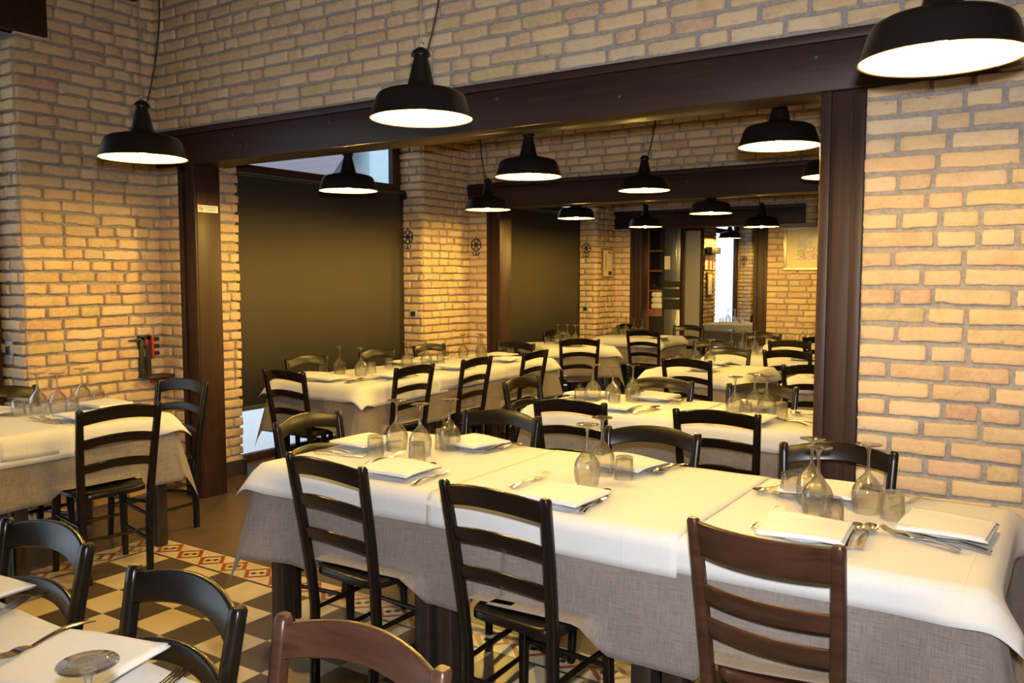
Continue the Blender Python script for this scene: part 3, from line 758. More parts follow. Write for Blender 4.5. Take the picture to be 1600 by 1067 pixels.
# ------------------------------------------------------------------ pendant lamps
def make_lamp():
    o = thing('pendant_lamp', '', 'lamp', (0, 0, 0), 0, 'black enamel pendant lamps')
    prof = [(0.1925, 0.0), (0.186, 0.018), (0.168, 0.074), (0.160, 0.086), (0.142, 0.096), (0.10, 0.106), (0.060, 0.114), (0.052, 0.119), (0.048, 0.132), (0.037, 0.178), (0.0265, 0.222), (0.026, 0.226)]
    q = MB(); q.lathe(prof, 48); q.lathe([(0.1925, 0.0), (0.196, -0.002), (0.1925, -0.004), (0.190, -0.001)], 48)
    so = q.obj('shade', M['shade_out'], o, smooth=True, angle=50)
    q = MB(); q.lathe([(0.190, -0.001), (0.183, 0.018), (0.165, 0.072), (0.157, 0.083), (0.140, 0.092), (0.10, 0.101), (0.05, 0.108), (0.030, 0.110), (0.0, 0.110)], 48)
    me = q.mesh('reflector', M['shade_in'], smooth=True, angle=50); link('reflector', me, o)
    q = MB(); q.lathe([(0.0, -0.012), (0.008, -0.011), (0.0145, -0.006), (0.0165, 0.002), (0.0165, 0.036), (0.014, 0.042)], 14)
    q.obj('bulb', M['bulb'], o, smooth=True)
    q = MB(); q.lathe([(0.014, 0.042), (0.018, 0.044), (0.0205, 0.112)], 16); q.obj('socket', M['shade_out'], o, smooth=True)
    q = MB(); q.lathe([(0.026, 0.226), (0.036, 0.228), (0.037, 0.234), (0.030, 0.246), (0.014, 0.258), (0.0, 0.260)], 20)
    q.obj('cap', M['shade_out'], o, smooth=True)
    q = MB(); q.tube([(0.0+0.012*math.cos(a), 0, 0.268+0.012*math.sin(a)) for a in [2*PI*k/12 for k in range(13)]], 0.003, 6); q.obj('hook', M['wire'], o, smooth=True)
    return o
lamp0 = make_lamp(); nl = 0
LAMPS = [(-2.09, 2.55, 2.145, 'black pendant lamp hanging at top centre above the front table'), (-3.61, 2.40, 2.095, 'black pendant lamp at upper left before the brick corner'),
 (-0.31, 2.40, 2.09, 'largest black pendant lamp, cut off in the upper right corner'), (-1.245, 4.24, 2.184, 'black pendant lamp next to the right post, just under the beam'),
 (-2.69, 4.25, 2.13, 'black pendant lamp with bright glow over the second table, under beam'), (-2.76, 5.99, 2.20, 'black pendant lamp on a kinked cord before the middle beam'),
 (-4.06, 4.19, 2.12, 'black pendant lamp in front of the first big blind'), (-2.83, 7.58, 2.13, 'black pendant lamp below middle beam, right of the centre'),
 (-4.21, 6.01, 2.12, 'black pendant lamp before the left end of the middle beam'), (-4.31, 7.72, 2.148, 'black pendant lamp over the turned table, beside second blind'),
 (-4.22, 9.2, 2.13, 'small black pendant lamp in front of the farthest beam, left'), (-2.93, 9.4, 2.10, 'small black pendant lamp before farthest beam, right, left of picture'),
 (-1.34, 5.75, 2.19, 'black pendant lamp mostly hidden behind the right post'), (-5.12, 14.66, 2.227, 'tiny black pendant lamp in the end room before the window'),
 (-4.62, 16.2, 2.22, 'tiniest black pendant lamp in the end room by farthest post')]
for i, (x, y, z, lb) in enumerate(LAMPS):
    if i == 0: o = lamp0; o.location = (x, y, z); o['label'] = lb
    else:
        o = dup(lamp0, (x, y, z), 0.0 if i < 6 else rnd.uniform(0, 6), lb)
    top = ZC-z; r_ = random.Random(i)
    q = MB(); q.tube([(0, 0, 0.275), (0.004, 0, top*0.5), (0, 0, top)], 0.0016, 5); q.tube([(0.0, 0.0, 0.275), (-0.035, 0.01, top)], 0.0016, 5)
    q.obj('suspension_wire', M['wire'], o)
    a = r_.uniform(0.5, 1.2); dx, dy = math.cos(a), math.sin(a)
    if i in (1,): dx, dy = 0.83, 0.55
    if i in (0,): dx, dy = 0.83, 0.55
    pts = []
    for k in range(17):
        t = k/16; z_ = 0.235+(top-0.235)*t**1.1
        s_ = 0.095*math.sin(PI*min(1, t*1.25))*(1-t*0.3) if t < 0.8 else 0.0
        s_ = max(0, 0.02*(1-t)+s_)
        pts.append((dx*s_, dy*s_, z_))
    q = MB(); q.tube(pts, 0.0035, 6); q.obj('cable', M['cable'], o, smooth=True)

# ------------------------------------------------------------------ tableware
def wine_glass(label, x, y, z, full=True):
    o = thing('wine_glass', label, 'glass', (x, y, z), 0, 'upturned wine glasses')
    outer = [(0.0425, 0.0), (0.0455, 0.018), (0.0490, 0.040), (0.0502, 0.058), (0.0480, 0.076), (0.0405, 0.094), (0.029, 0.110), (0.0165, 0.124), (0.0085, 0.137)]
    inner = [(0.0075, 0.131), (0.0155, 0.1205), (0.0278, 0.1075), (0.039, 0.0925), (0.0464, 0.0755), (0.0486, 0.058), (0.0475, 0.040), (0.044, 0.018), (0.0412, 0.0)]
    q = MB(); q.lathe(outer+inner, 28, closed=True); q.obj('bowl', M['glass'], o, smooth=True, angle=60)
    q = MB(); q.lathe([(0.0085, 0.137), (0.0058, 0.150), (0.0046, 0.170), (0.005, 0.195), (0.0075, 0.209), (0.012, 0.216)], 16); q.obj('stem', M['solid_glass'], o, smooth=True)
    q = MB(); q.lathe([(0.012, 0.216), (0.025, 0.2215), (0.041, 0.2245), (0.042, 0.226), (0.041, 0.2275), (0.022, 0.2272), (0.0, 0.2268)], 28); q.obj('foot', M['solid_glass'], o, smooth=True, angle=70)
    return o
ZS = 0.7765           # surface of the white cloths
wg = None
def wine(x, y, label, z=ZS, rot=0):
    global wg
    if wg is None: wg = wine_glass(label, x, y, z); return wg
    return dup(wg, (x, y, z), rot, label, 'upturned wine glasses')
q = MB(); q.lathe([(0.0375, 0.0), (0.0362, 0.030), (0.0335, 0.080), (0.0325, 0.086), (0.030, 0.0885), (0.0, 0.0885), (0.0, 0.078), (0.028, 0.077), (0.0315, 0.072), (0.0345, 0.030), (0.0358, 0.0)], 24)
tum_me = q.mesh('tumbler', M['glass'], smooth=True, angle=45)
tm = None
def tumbler(x, y, label, z=ZS):
    global tm
    if tm is None:
        tm = tag(link('tumbler', tum_me, None, (x, y, z)), label, 'glass', 'upturned tumblers'); return tm
    return dup(tm, (x, y, z), 0, label, 'upturned tumblers')
# plate and napkin
q = MB(); q.lathe([(0.0, 0.004), (0.06, 0.004), (0.062, 0.0), (0.07, 0.0), (0.078, 0.006), (0.115, 0.019), (0.119, 0.022), (0.116, 0.0235), (0.09, 0.015), (0.07, 0.0085), (0.0, 0.0075)], 40)
plate_me = q.mesh('plate', M['plate'], smooth=True, angle=50)
def napkin_mesh(seed, w, d):
    rs = np.random.RandomState(seed); n = 20
    S, T = np.meshgrid(np.linspace(-1, 1, n), np.linspace(-1, 1, n))
    r2 = S*S+T*T
    base = 0.024-0.003*np.clip(r2-0.9, 0, 2)+0.003*np.sin(S*2.1+rs.uniform(0, 6))*np.cos(T*1.7+rs.uniform(0, 6))+0.004*S*rs.uniform(-1, 1)
    cup = np.clip(np.abs(S)-0.8, 0, 1)*rs.uniform(-0.02, 0.03)+np.clip(np.abs(T)-0.8, 0, 1)*rs.uniform(-0.02, 0.03)
    top = base+0.010+cup
    vs = []; uv = []
    sh = rs.uniform(-0.01, 0.01, 2)
    layers = [(base+cup*0.6-0.001, 1.0, sh), (base+cup*0.6+0.0035, 1.012, sh), (base+cup*0.8+0.004, 0.985, -sh*0.5), (base+cup*0.9+0.0075, 0.99, -sh*0.5), (top-0.0015, 0.975, sh*0.3), (top, 0.96, sh*0.3)]
    for Z, k, s_ in layers:
        vs.append(np.stack([S*w/2*k+s_[0]*0.5, T*d/2*k+s_[1]*0.5, Z], -1).reshape(-1, 3)); uv.append(np.stack([S*w/2, T*d/2], -1).reshape(-1, 2)+seed)
    N = n*n; fs = []
    bd = [j for j in range(n)]+[j*n+n-1 for j in range(1, n)]+[(n-1)*n+j for j in range(n-2, -1, -1)]+[j*n for j in range(n-2, 0, -1)]
    for j in range(n-1):
        for i in range(n-1):
            a = j*n+i; fs.append((a+n, a+n+1, a+1, a)); b = (len(layers)-1)*N+a; fs.append((b, b+1, b+n+1, b+n))
    for l in range(len(layers)-1):
        for k in range(len(bd)):
            a, b = bd[k], bd[(k+1) % len(bd)]; fs.append((l*N+a, l*N+b, (l+1)*N+b, (l+1)*N+a))
    return mesh_from('napkin', np.concatenate(vs), fs, M['napkin'], True, None, np.concatenate(uv))
nap_me = [napkin_mesh(k, 0.245, 0.235) for k in range(4)]
pl = None; npk = 0; nap_src = {}
def setting(x, y, rot, where, w_plate=True, z=ZS):
    global pl, npk
    if w_plate:
        lb = 'white plate under a folded napkin '+where
        if pl is None: pl = tag(link('plate', plate_me, None, (x, y, z), 0), lb, 'plate', 'white plates under napkins')
        else: dup(pl, (x, y, z), 0, lb)
    k = npk % 4; npk += 1
    lb = 'white folded napkin lying on a plate '+where
    if k not in nap_src: nap_src[k] = tag(link('napkin', nap_me[k], None, (x, y, z), rot), lb, 'napkin', 'folded white napkins')
    else: dup(nap_src[k], (x, y, z), rot, lb)
# cutlery, lying along +y (head at +y), origin at middle
def handle(q, y0, y1, w0, w1, z=0.004):
    N = 10; secs = []
    for k in range(N+1):
        t = k/N; y = lerp(y0, y1, t); w = lerp(w0, w1, t**1.5)+(0.0015 if k == 0 else 0); zz = z+0.007*math.sin(PI*t)
        h = lerp(0.0018, 0.0024, t)
        secs.append([(-w, y, zz-h*.4), (-w*.6, y, zz-h), (w*.6, y, zz-h), (w, y, zz-h*.4), (w, y, zz+h*.4), (w*.6, y, zz+h), (-w*.6, y, zz+h), (-w, y, zz+h*.4)])
    q.sweep(secs)
def fork_mesh():
    q = MB(); handle(q, -0.10, 0.025, 0.0095, 0.0035)
    secs = []
    for k in range(7):
        t = k/6; y = 0.025+0.035*t; w = lerp(0.0035, 0.0125, math.sin(t*PI/2)); z = 0.004+0.004*math.sin(t*2.6)
        secs.append([(-w, y, z-.001), (w, y, z-.001), (w, y, z+.001), (-w, y, z+.001)])
    q.sweep(secs)
    for i in range(4):
        x = -0.0105+0.007*i
        q.sweep([[(x-.0017*s, y, z-.001), (x+.0017*s, y, z-.001), (x+.0017*s, y, z+.001), (x-.0017*s, y, z+.001)] for y, z, s in ((0.058, .006, 1), (0.075, .0085, 1), (0.09, .012, .9), (0.104, .017, .5))])
    return q.mesh('fork', M['steel'], smooth=True, angle=50)
def spoon_mesh():
    q = MB(); handle(q, -0.10, 0.045, 0.0105, 0.0038)
    vs = []; fs = []; n = 20; rg = 6
    for lay, off in ((0, 0.0), (1, 0.0016)):
        for i in range(rg+1):
            t = i/rg
            for k in range(n):
                a = 2*PI*k/n; x = 0.0215*t*math.cos(a)*(1-0.12*math.sin(a)); y = 0.072+0.033*t*math.sin(a)
                vs.append((x, y, 0.0025+0.0085*t*t+off+0.002*math.sin(a)*t))
    o = (rg+1)*n
    for i in range(rg):
        for k in range(n):
            a, b, c_, d_ = i*n+k, i*n+(k+1) % n, (i+1)*n+(k+1) % n, (i+1)*n+k
            fs.append((d_, c_, b, a)); fs.append((o+a, o+b, o+c_, o+d_))
    for k in range(n): fs.append((rg*n+k, rg*n+(k+1) % n, o+rg*n+(k+1) % n, o+rg*n+k))
    q.add(vs, fs); return q.mesh('spoon', M['steel'], smooth=True, angle=60)
def knife_mesh():
    q = MB(); handle(q, -0.11, 0.0, 0.0088, 0.005)
    secs = []
    for k in range(9):
        t = k/8; y = 0.0+0.115*t; w0 = -0.005; w1 = 0.0075*(1-0.2*t) if t < .8 else lerp(0.006, -0.004, (t-.8)/.2)
        secs.append([(w0, y, .003), (w1, y, .0038), (w1, y, .0042), (w0, y, .0055)])
    q.sweep(secs); return q.mesh('knife', M['steel'], smooth=True, angle=40)
CUT = {'fork': fork_mesh(), 'spoon': spoon_mesh(), 'knife': knife_mesh()}
for me_ in CUT.values(): me_.transform(Matrix.Scale(1.18, 4))
csrc = {}
def cut(kind, x, y, rot, label, z=ZS):
    """rot 0: head towards +y"""
    grp = 'steel '+kind+('s' if kind != 'knife' else '')
    if kind == 'knife': grp = 'steel knives'
    if kind not in csrc: csrc[kind] = tag(link(kind, CUT[kind], None, (x, y, z), R(rot)), label, kind, grp); return csrc[kind]
    return dup(csrc[kind], (x, y, z), R(rot), label, grp)

# front table
FT = ' on the front table'
wine(-2.52, 2.885, 'upturned wine glass, leftmost of the three at the left end of front table')
wine(-2.36, 2.855, 'upturned wine glass, middle and lowest of three at left end of front table')
wine(-2.335, 3.03, 'upturned wine glass, rightmost of the three at the left end of front table')
wine(-1.51, 2.80, 'upturned wine glass, nearer of the overlapping pair mid front table')
wine(-1.535, 2.97, 'upturned wine glass, farther of the overlapping pair mid front table')
wine(-0.735, 2.97, 'upturned wine glass, back one of two overlapping at front table right')
wine(-0.68, 2.83, 'upturned wine glass, front one of two overlapping at front table right')
wine(-0.555, 2.97, 'upturned wine glass standing alone before the brick wall, front table right')
tumbler(-2.525, 2.75, 'upturned tumbler left of three wine glasses on the front table')
tumbler(-2.275, 2.73, 'upturned tumbler in front of three wine glasses on front table left')
tumbler(-2.375, 3.03, 'upturned tumbler overlapping the right wine glass on front table left')
tumbler(-1.43, 2.95, 'upturned tumbler behind the wine glass pair mid front table')
tumbler(-0.82, 3.03, 'upturned tumbler just left of the two overlapping glasses, front table right')
tumbler(-0.615, 2.745, 'upturned tumbler nearest the brown chair on front table')
tumbler(-0.47, 2.935, 'upturned tumbler right of the lone wine glass on front table')
setting(-2.70, 2.88, R(-8), 'at the left end of front table')
setting(-2.21, 2.55, R(4), 'before the leftmost near chair'+FT)
setting(-1.46, 2.54, R(-3), 'before the worn-slat chair'+FT)
setting(-0.655, 2.58, R(5), 'before the brown chair'+FT)
setting(-2.28, 3.14, R(-12), 'at far side left'+FT)
setting(-1.50, 3.13, R(-6), 'at the far side middle'+FT)
setting(-0.74, 3.12, R(3), 'at the far side right'+FT)
setting(-0.305, 2.84, R(-3), 'at the right end of the front table')
cut('fork', -2.425, 2.70, 2, 'fork left of the napkin before the leftmost near chair')
cut('spoon', -2.16, 2.60-.0, 8, 'spoon resting beside the left napkin'+FT)
cut('knife', -2.05, 2.55, 5, 'knife right of the left napkin'+FT)
cut('fork', -1.70, 2.70, -2, 'fork left of the napkin before the worn-slat chair')
cut('spoon', -1.375, 2.60, 3, 'shiny spoon at centre of the front table')
cut('knife', -1.345, 2.56, 6, 'knife just right of the central spoon'+FT)
cut('fork', -0.80, 2.69, -3, 'fork left of the napkin before the brown chair')
cut('spoon', -0.50, 2.66, 2, 'golden-lit spoon right of the brown chair'+FT)
cut('spoon', -0.535, 2.645, 4, 'spoon half hidden left of the golden-lit spoon'+FT)
cut('fork', -2.68, 2.705, -84, 'fork at the left end of front table')
cut('knife', -2.66, 2.665, -80, 'knife beside the fork at the left end of front table')
cut('fork', -2.165, 3.16, 176, 'fork right of the far left napkin'+FT)
cut('knife', -2.135, 3.17, 170, 'knife right of the far left napkin'+FT)
cut('fork', -1.375, 3.17, 178, 'fork right of the far middle napkin'+FT)
cut('spoon', -1.345, 3.19, 172, 'spoon right of the far middle napkin'+FT)
cut('spoon', -0.905, 3.11, 165, 'spoon lying left of the far right glasses'+FT)
cut('fork', -0.875, 3.09, 185, 'fork lying left of the far right glasses'+FT)
cut('knife', -0.455, 3.17, 160, 'knife behind the right tumbler'+FT)
cut('fork', -0.36, 2.715, 68, 'fork below the right end napkin, nearer one'+FT)
cut('fork', -0.29, 2.74, 74, 'fork below the right end napkin, farther one'+FT)
# nearest table
NT = ' on the nearest table, lower left'
setting(-1.60, 0.885, R(18), 'in the lower left foreground')
setting(-2.20, 0.93, R(15), 'cut by the left picture edge')
wine(-1.155, 0.655, 'upturned wine glass seen from above its foot at the bottom edge')
tumbler(-1.64, 0.66, 'upturned tumbler cut by left edge'+NT)
cut('fork', -1.80, 0.93, 190, 'fork left of the big foreground napkin')
cut('knife', -1.415, 0.90, 8, 'knife right of the big foreground napkin')
cut('fork', -1.39, 0.87, 12, 'fork beside the knife right of the big foreground napkin')
cut('knife', -2.055, 0.955, 6, 'knife right of the napkin cut by the left edge')
cut('fork', -2.03, 0.90, 10, 'fork right of the napkin cut by left edge')
# left table
LT = ' on the left table'
wine(-4.95, 2.575, 'upturned wine glass, left of three'+LT); wine(-4.86, 2.64, 'upturned wine glass, middle of three'+LT); wine(-4.99, 2.86, 'upturned wine glass, right of three'+LT)
tumbler(-4.94, 2.46, 'upturned tumbler left of three wine glasses'+LT); tumbler(-4.80, 2.69, 'upturned tumbler before three wine glasses'+LT); tumbler(-4.97, 2.95, 'upturned tumbler right of three wine glasses'+LT)
setting(-5.08, 2.38, R(3), 'by the wall'+LT); setting(-4.80, 2.87, R(8), 'at the far end'+LT); setting(-4.50, 2.60, R(92), 'behind the black chair'+LT)
cut('fork', -4.60, 2.42, 95, 'fork, nearer of two'+LT); cut('fork', -4.58, 2.46, 92, 'fork, farther of two'+LT); cut('knife', -4.52, 2.78, 88, 'knife behind the chair slat'+LT)
# window table
WT = ' on the window table'
for (x, y, n_) in ((-4.90, 4.93, 'nearest glass, before the first blind, left'), (-4.68, 4.94, 'nearest glasses, before first blind, right'), (-4.77, 5.60, 'by the blind edge, left'), (-4.72, 5.80, 'by the brick pier, right'),
                   (-4.90, 6.58, 'far end, leftmost of three'), (-4.83, 6.76, 'far end, middle of three'), (-4.72, 6.64, 'far end, rightmost of three')):
    wine(x, y, 'upturned wine glass'+WT+', '+n_)
for (x, y, n_) in ((-4.95, 4.80, 'left of the nearest glass'), (-4.75, 5.14, 'right of the nearest glasses'), (-4.90, 5.52, 'left of the blind-edge glass'), (-4.72, 6.0, 'before the brick pier'), (-4.98, 6.40, 'left of the far three glasses'), (-4.62, 6.98, 'at the far end')):
    tumbler(x, y, 'upturned tumbler'+WT+', '+n_)
for (x, y, r_, n_) in ((-4.66, 4.58, 0, 'near end'), (-4.38, 4.98, 90, 'room side nearest'), (-4.38, 5.74, 90, 'room side middle'), (-4.38, 6.54, 90, 'room side farthest'), (-4.95, 4.62, -88, 'blind side nearest'), (-4.95, 5.82, -92, 'blind side middle'), (-4.95, 6.16, -85, 'blind side farthest'), (-4.66, 6.88, 180, 'far end')):
    setting(x, y, R(r_), n_+WT)
for (k_, x, y, r_, n_) in (('spoon', -4.46, 4.64, 10, 'at near end'), ('knife', -4.43, 4.66, 6, 'at near end'), ('fork', -4.40, 5.16, 90, 'before the nearest room side chair'), ('knife', -4.40, 4.80, 90, 'before the nearest room side chair'), ('fork', -4.40, 5.92, 92, 'before the middle room side chair'), ('knife', -4.40, 6.36, 88, 'before the farthest room side chair')):
    cut(k_, x, y, r_, k_+WT+' '+n_)
# second table
S2 = ' on the second table'
for (x, y, n_) in ((-2.52, 4.745, 'left cluster, leftmost'), (-2.36, 4.70, 'left cluster, middle'), (-2.31, 4.88, 'left cluster, rightmost'), (-1.56, 4.60, 'right cluster, leftmost'), (-1.515, 4.80, 'right cluster, middle'), (-1.43, 4.745, 'right cluster, rightmost')):
    wine(x, y, 'upturned wine glass'+S2+', '+n_)
for (x, y, n_) in ((-2.545, 4.62, 'left of the left cluster'), (-2.27, 4.54, 'before the left cluster'), (-2.36, 4.97, 'behind the left cluster'), (-1.34, 4.72, 'right of the right cluster'), (-1.50, 4.60, 'before the right cluster')):
    tumbler(x, y, 'upturned tumbler'+S2+', '+n_)
for (x, y, r_, n_) in ((-2.24, 4.50, 3, 'near left'), (-1.45, 4.50, -2, 'near right'), (-2.20, 4.98, 2, 'far left'), (-1.57, 4.98, -3, 'far right'), (-2.62, 4.86, 92, 'left end')):
    setting(x, y, R(r_), n_+S2)
for (k_, x, y, r_, n_) in (('spoon', -2.08, 4.56, -20, 'right of near left napkin'), ('knife', -2.05, 4.53, -16, 'beside the near left spoon'), ('fork', -2.41, 4.50, 0, 'left of near left napkin'), ('fork', -2.03, 4.99, 178, 'right of far left napkin'), ('fork', -1.25, 4.58, 60, 'nearest the right post'), ('knife', -1.22, 4.62, 64, 'beside fork nearest the right post'), ('spoon', -1.22, 4.86, 75, 'at the far right by the post'), ('fork', -1.62, 4.46, 0, 'left of near right napkin')):
    cut(k_, x, y, r_, k_+S2+' '+n_)
# small tables beyond
def cluster(cx, cy, n, where, tumb=2, rot=0, seedx=0):
    r_ = random.Random(seedx)
    nm = ['leftmost', 'second from left', 'third from left', 'rightmost']
    if n == 2: nm = ['left one', 'right one']
    if n == 3: nm = ['leftmost', 'middle one', 'rightmost']
    for i in range(n): wine(cx+(i-(n-1)/2)*0.12*math.cos(rot), cy+(i-(n-1)/2)*0.12*math.sin(rot)+r_.uniform(-.02, .02), 'upturned wine glass, %s, on the table %s' % (nm[i], where))
    for i in range(tumb): tumbler(cx+(-0.17 if i == 0 else 0.19)*1.1, cy-0.10+r_.uniform(-.03, .03), 'upturned tumbler %s of the glasses on the table %s' % ('left' if i == 0 else 'right', where))
cluster(-2.74, 7.20, 2, 'behind the second table', 1, 0, 1)
cluster(-4.93, 8.62, 3, 'turned before the second blind', 2, 0.1, 2)
cluster(-5.0, 10.45, 4, 'beside the shelf cabinet', 2, 0, 3)
cluster(-2.85, 8.62, 3, 'far back before the lit brick wall', 2, 0, 4)
cluster(-2.62, 10.25, 2, 'farthest back under the picture', 1, 0, 5)
cluster(-4.85, 14.2, 3, 'in the end room by the window', 1, 0, 6)
for (x, y, r_, n_) in ((-2.58, 6.78, 0, 'on the small table, near side'), (-2.66, 7.26, 0, 'on small table, far side'), (-4.72, 8.42, 50, 'on the turned table, near side'), (-5.06, 8.80, 50, 'on the turned table, far side'),
        (-4.45+.05, 10.08, 0, 'on the table beside shelf cabinet'), (-2.14, 8.16, 0, 'on the far back table'), (-1.62, 6.88, 0, 'on the table hidden by right post')):
    setting(x, y, R(r_), n_)

# ------------------------------------------------------------------ wall details
def ornament(loc, rz, sc, label):
    q = MB(); n = 6
    for k in range(n):
        a = 2*PI*k/n+PI/2; cx, cz = 0.042*math.cos(a), 0.042*math.sin(a)
        q.tube([(cx+0.024*math.cos(t), 0, cz+0.024*math.sin(t)) for t in [2*PI*j/14 for j in range(15)]], 0.0045, 6)
    q.tube([(0.068*math.cos(t), 0, 0.068*math.sin(t)) for t in [2*PI*j/24 for j in range(25)]], 0.004, 6)
    q.tube([(0, -0.012, 0), (0, 0.012, 0)], 0.016, 10)
    q.tube([(0, 0, 0.066), (0, 0, 0.096)], 0.0045, 6); q.tube([(0, 0, -0.066), (0, 0, -0.125)], 0.0045, 6)
    for s_ in (-1, 1):
        q.tube([(s_*(0.004+0.02*(1-math.cos(t))), -0.004, -0.095-0.022*math.sin(t)) for t in [PI*j/8*1.3 for j in range(9)]], 0.004, 6)
    o = thing('wall_ornament', label, 'ornament', loc, rz, 'wrought iron rosettes on the brick piers')
    p = q.obj('rosette', M['iron'], o, smooth=True); p.scale = (sc,)*3
    return o
ornament((-5.66, 6.675, 1.95), 0, 1.0, 'black wrought iron rosette on brick pier right of the first blind')
ornament((-5.36, 7.435, 1.89), 0, 0.95, 'black wrought iron rosette on brick beside the middle post')
ornament((-5.62, 10.355, 1.94), 0, 1.0, 'faint wrought iron rosette on brick pier right of second blind')
ornament((-5.63, 16.97, 1.9), 0, 1.0, 'tiny wrought iron rosette in the end room beside the window')
def outlet(loc, label, mat='dark_plastic', w=0.045, h=0.04):
    o = thing('socket_plate', label, 'socket', loc)
    box_obj('plate', (-w, -0.006, -h), (w, 0.008, h), M['grey_plastic'], o, bevel=0.004)
    box_obj('insert', (-w*0.66, -0.010, -h*0.62), (w*0.66, -0.004, h*0.62), M[mat], o, bevel=0.002)
    return o
outlet((-5.67, 2.782, 1.09), 'grey wall switch plate on the brick pier at far left', h=0.055)
outlet((-5.60, 6.682, 1.18), 'dark wall socket on brick pier right of the first blind', 'iron')
outlet((-5.63, 10.36, 1.12), 'dark wall socket on brick pier right of the second blind', 'iron')
# bracket on the left wall
br = thing('wall_bracket', 'black wall bracket with red trim on brick wall beside the post', 'bracket', (X0+0.02, 3.60, 0.865))
q = MB(); q.box((0.0, -0.055, 0.0), (0.03, -0.02, 0.27)); q.box((0.0, -0.005, 0.0), (0.03, 0.03, 0.27)); q.box((0, -0.055, 0.245), (0.03, 0.03, 0.275)); q.obj('rail', M['iron'], br, bevel=0.003)
q = MB(); q.box((0.0, -0.06, -0.02), (0.14, 0.24, 0.0)); q.obj('foot_plate', M['iron'], br, bevel=0.003)
q = MB(); q.tube([(0.03, -0.05, 0.25), (0.03, -0.14, 0.248)], [0.012, 0.004], 8); q.obj('spike', M['iron'], br, smooth=True)
q = MB(); q.box((0.03, 0.028, 0.11), (0.045, 0.045, 0.275)); q.box((0.03, -0.015, 0.21), (0.04, 0.0, 0.25)); q.obj('red_trim', M['red'], br, bevel=0.002)
for k in range(3):
    q = MB(); q.tube([(0.035, 0.045, 0.25-0.05*k), (0.035, 0.085, 0.25-0.05*k)], 0.014, 8); q.obj('knob', M['iron'], br, smooth=True)
rb = tag(box_obj('red_box', (X0+0.02, 3.63, 0.80), (X0+0.13, 3.73, 0.83), M['red'], bevel=0.004), 'small red box below the wall bracket, above the far chair', 'box')
# framed notice on brick pier in third room
fr = thing('framed_notice', 'tall narrow framed notice on brick pier right of second blind', 'picture', (X0+0.02, 10.66, 1.74))
box_obj('frame', (0.0, -0.155, -0.20), (0.025, 0.155, 0.20), M['wood_frame'], fr, bevel=0.004)
box_obj('sheet', (0.025, -0.135, -0.18), (0.0265, 0.135, 0.18), M['mat_board'], fr)
q = MB(); q.box((0.0265, -0.07, -0.10), (0.0275, -0.055, 0.11)); q.box((0.0265, 0.0, 0.14), (0.0275, 0.09, 0.155)); q.box((0.0265, 0.02, -0.165), (0.0275, 0.11, -0.11)); q.obj('print', M['ink'], fr)
# framed picture on far partition
fp = thing('framed_picture', 'framed crowd picture with cream mount on lit brick by right post', 'picture', (-2.78, Y3-0.02, 1.90))
q = MB(); w, h = 0.33, 0.27
q.box((-w, -0.025, -h), (w, 0, -h+0.035)); q.box((-w, -0.025, h-0.035), (w, 0, h)); q.box((-w, -0.025, -h+0.035), (-w+0.035, 0, h-0.035)); q.box((w-0.035, -0.025, -h+0.035), (w, 0, h-0.035))
q.obj('frame', M['silver_frame'], fp, bevel=0.004)
box_obj('mount', (-w+0.03, -0.012, -h+0.03), (w-0.03, -0.004, h-0.03), M['mat_board'], fp)
def picture_mat():
    m, nt, b = new_mat('watercolour_crowd'); n = NB(nt); co = n.coord()
    sx = n.node('ShaderNodeSeparateXYZ'); nt.links.new(co, sx.inputs[0])
    vo = n.node('ShaderNodeTexVoronoi'); vo.inputs['Scale'].default_value = 55; n.put(vo.inputs['Vector'], n.mapping(co, (1.6, 1, 0.7)))
    hue = n.mix(0.55, vo.outputs['Color'], C4((0.35, 0.20, 0.12)))
    wash = n.ramp(n.noise(co, 9, 4), [(0.35, (0.25, 0.32, 0.38)), (0.65, (0.60, 0.50, 0.32))])
    low = n.m('MULTIPLY', n.m('LESS_THAN', sx.outputs[2], 0.02), n.m('GREATER_THAN', sx.outputs[2], -0.13))
    n.put(b.inputs['Base Color'], n.mix(low, wash, hue)); b.inputs['Roughness'].default_value = 0.3
    return m
box_obj('painting', (-0.16, -0.0145, -0.14), (0.22, -0.012, 0.16), picture_mat(), fp)
# shelf cabinet, steel fridge, glass screen in the end room
YF = 11.6
sc_ = thing('shelf_cabinet', 'open dark shelf cabinet with orange side behind farthest post', 'cabinet', (-5.14, YF, 0))
q = MB(); q.box((-0.11, 0.35, 0.0), (0.12, 0.37, 2.25)); q.box((0.10, 0.0, 0), (0.12, 0.35, 2.25)); q.box((-0.1105, 0.002, 0.98), (-0.104, 0.35, 2.22)); q.box((-0.11, 0, 2.22), (0.10, 0.35, 2.25)); q.box((-0.11, 0.0, 0.0), (0.10, 0.02, 0.98)); q.obj('carcass', M['shelf_dark'], sc_)
box_obj('side_panel', (-0.18, -0.01, 0), (-0.11, 0.37, 2.25), M['orange'], sc_)
for z_ in (1.94, 1.65, 1.365): box_obj('shelf', (-0.11, 0.0, z_-0.025), (0.10, 0.35, z_), M['wood_frame'], sc_)
box_obj('counter', (-0.11, -0.012, 0.98), (0.10, 0.35, 1.085), M['pink_top'], sc_)
for i in range(4):
    tag(link('shelf_glass', tum_me, None, (-5.21+i*0.05, YF+0.10, 1.365)), 'small glass standing on the lowest shelf of the dark cabinet', 'glass', 'small glasses in the shelf cabinet')
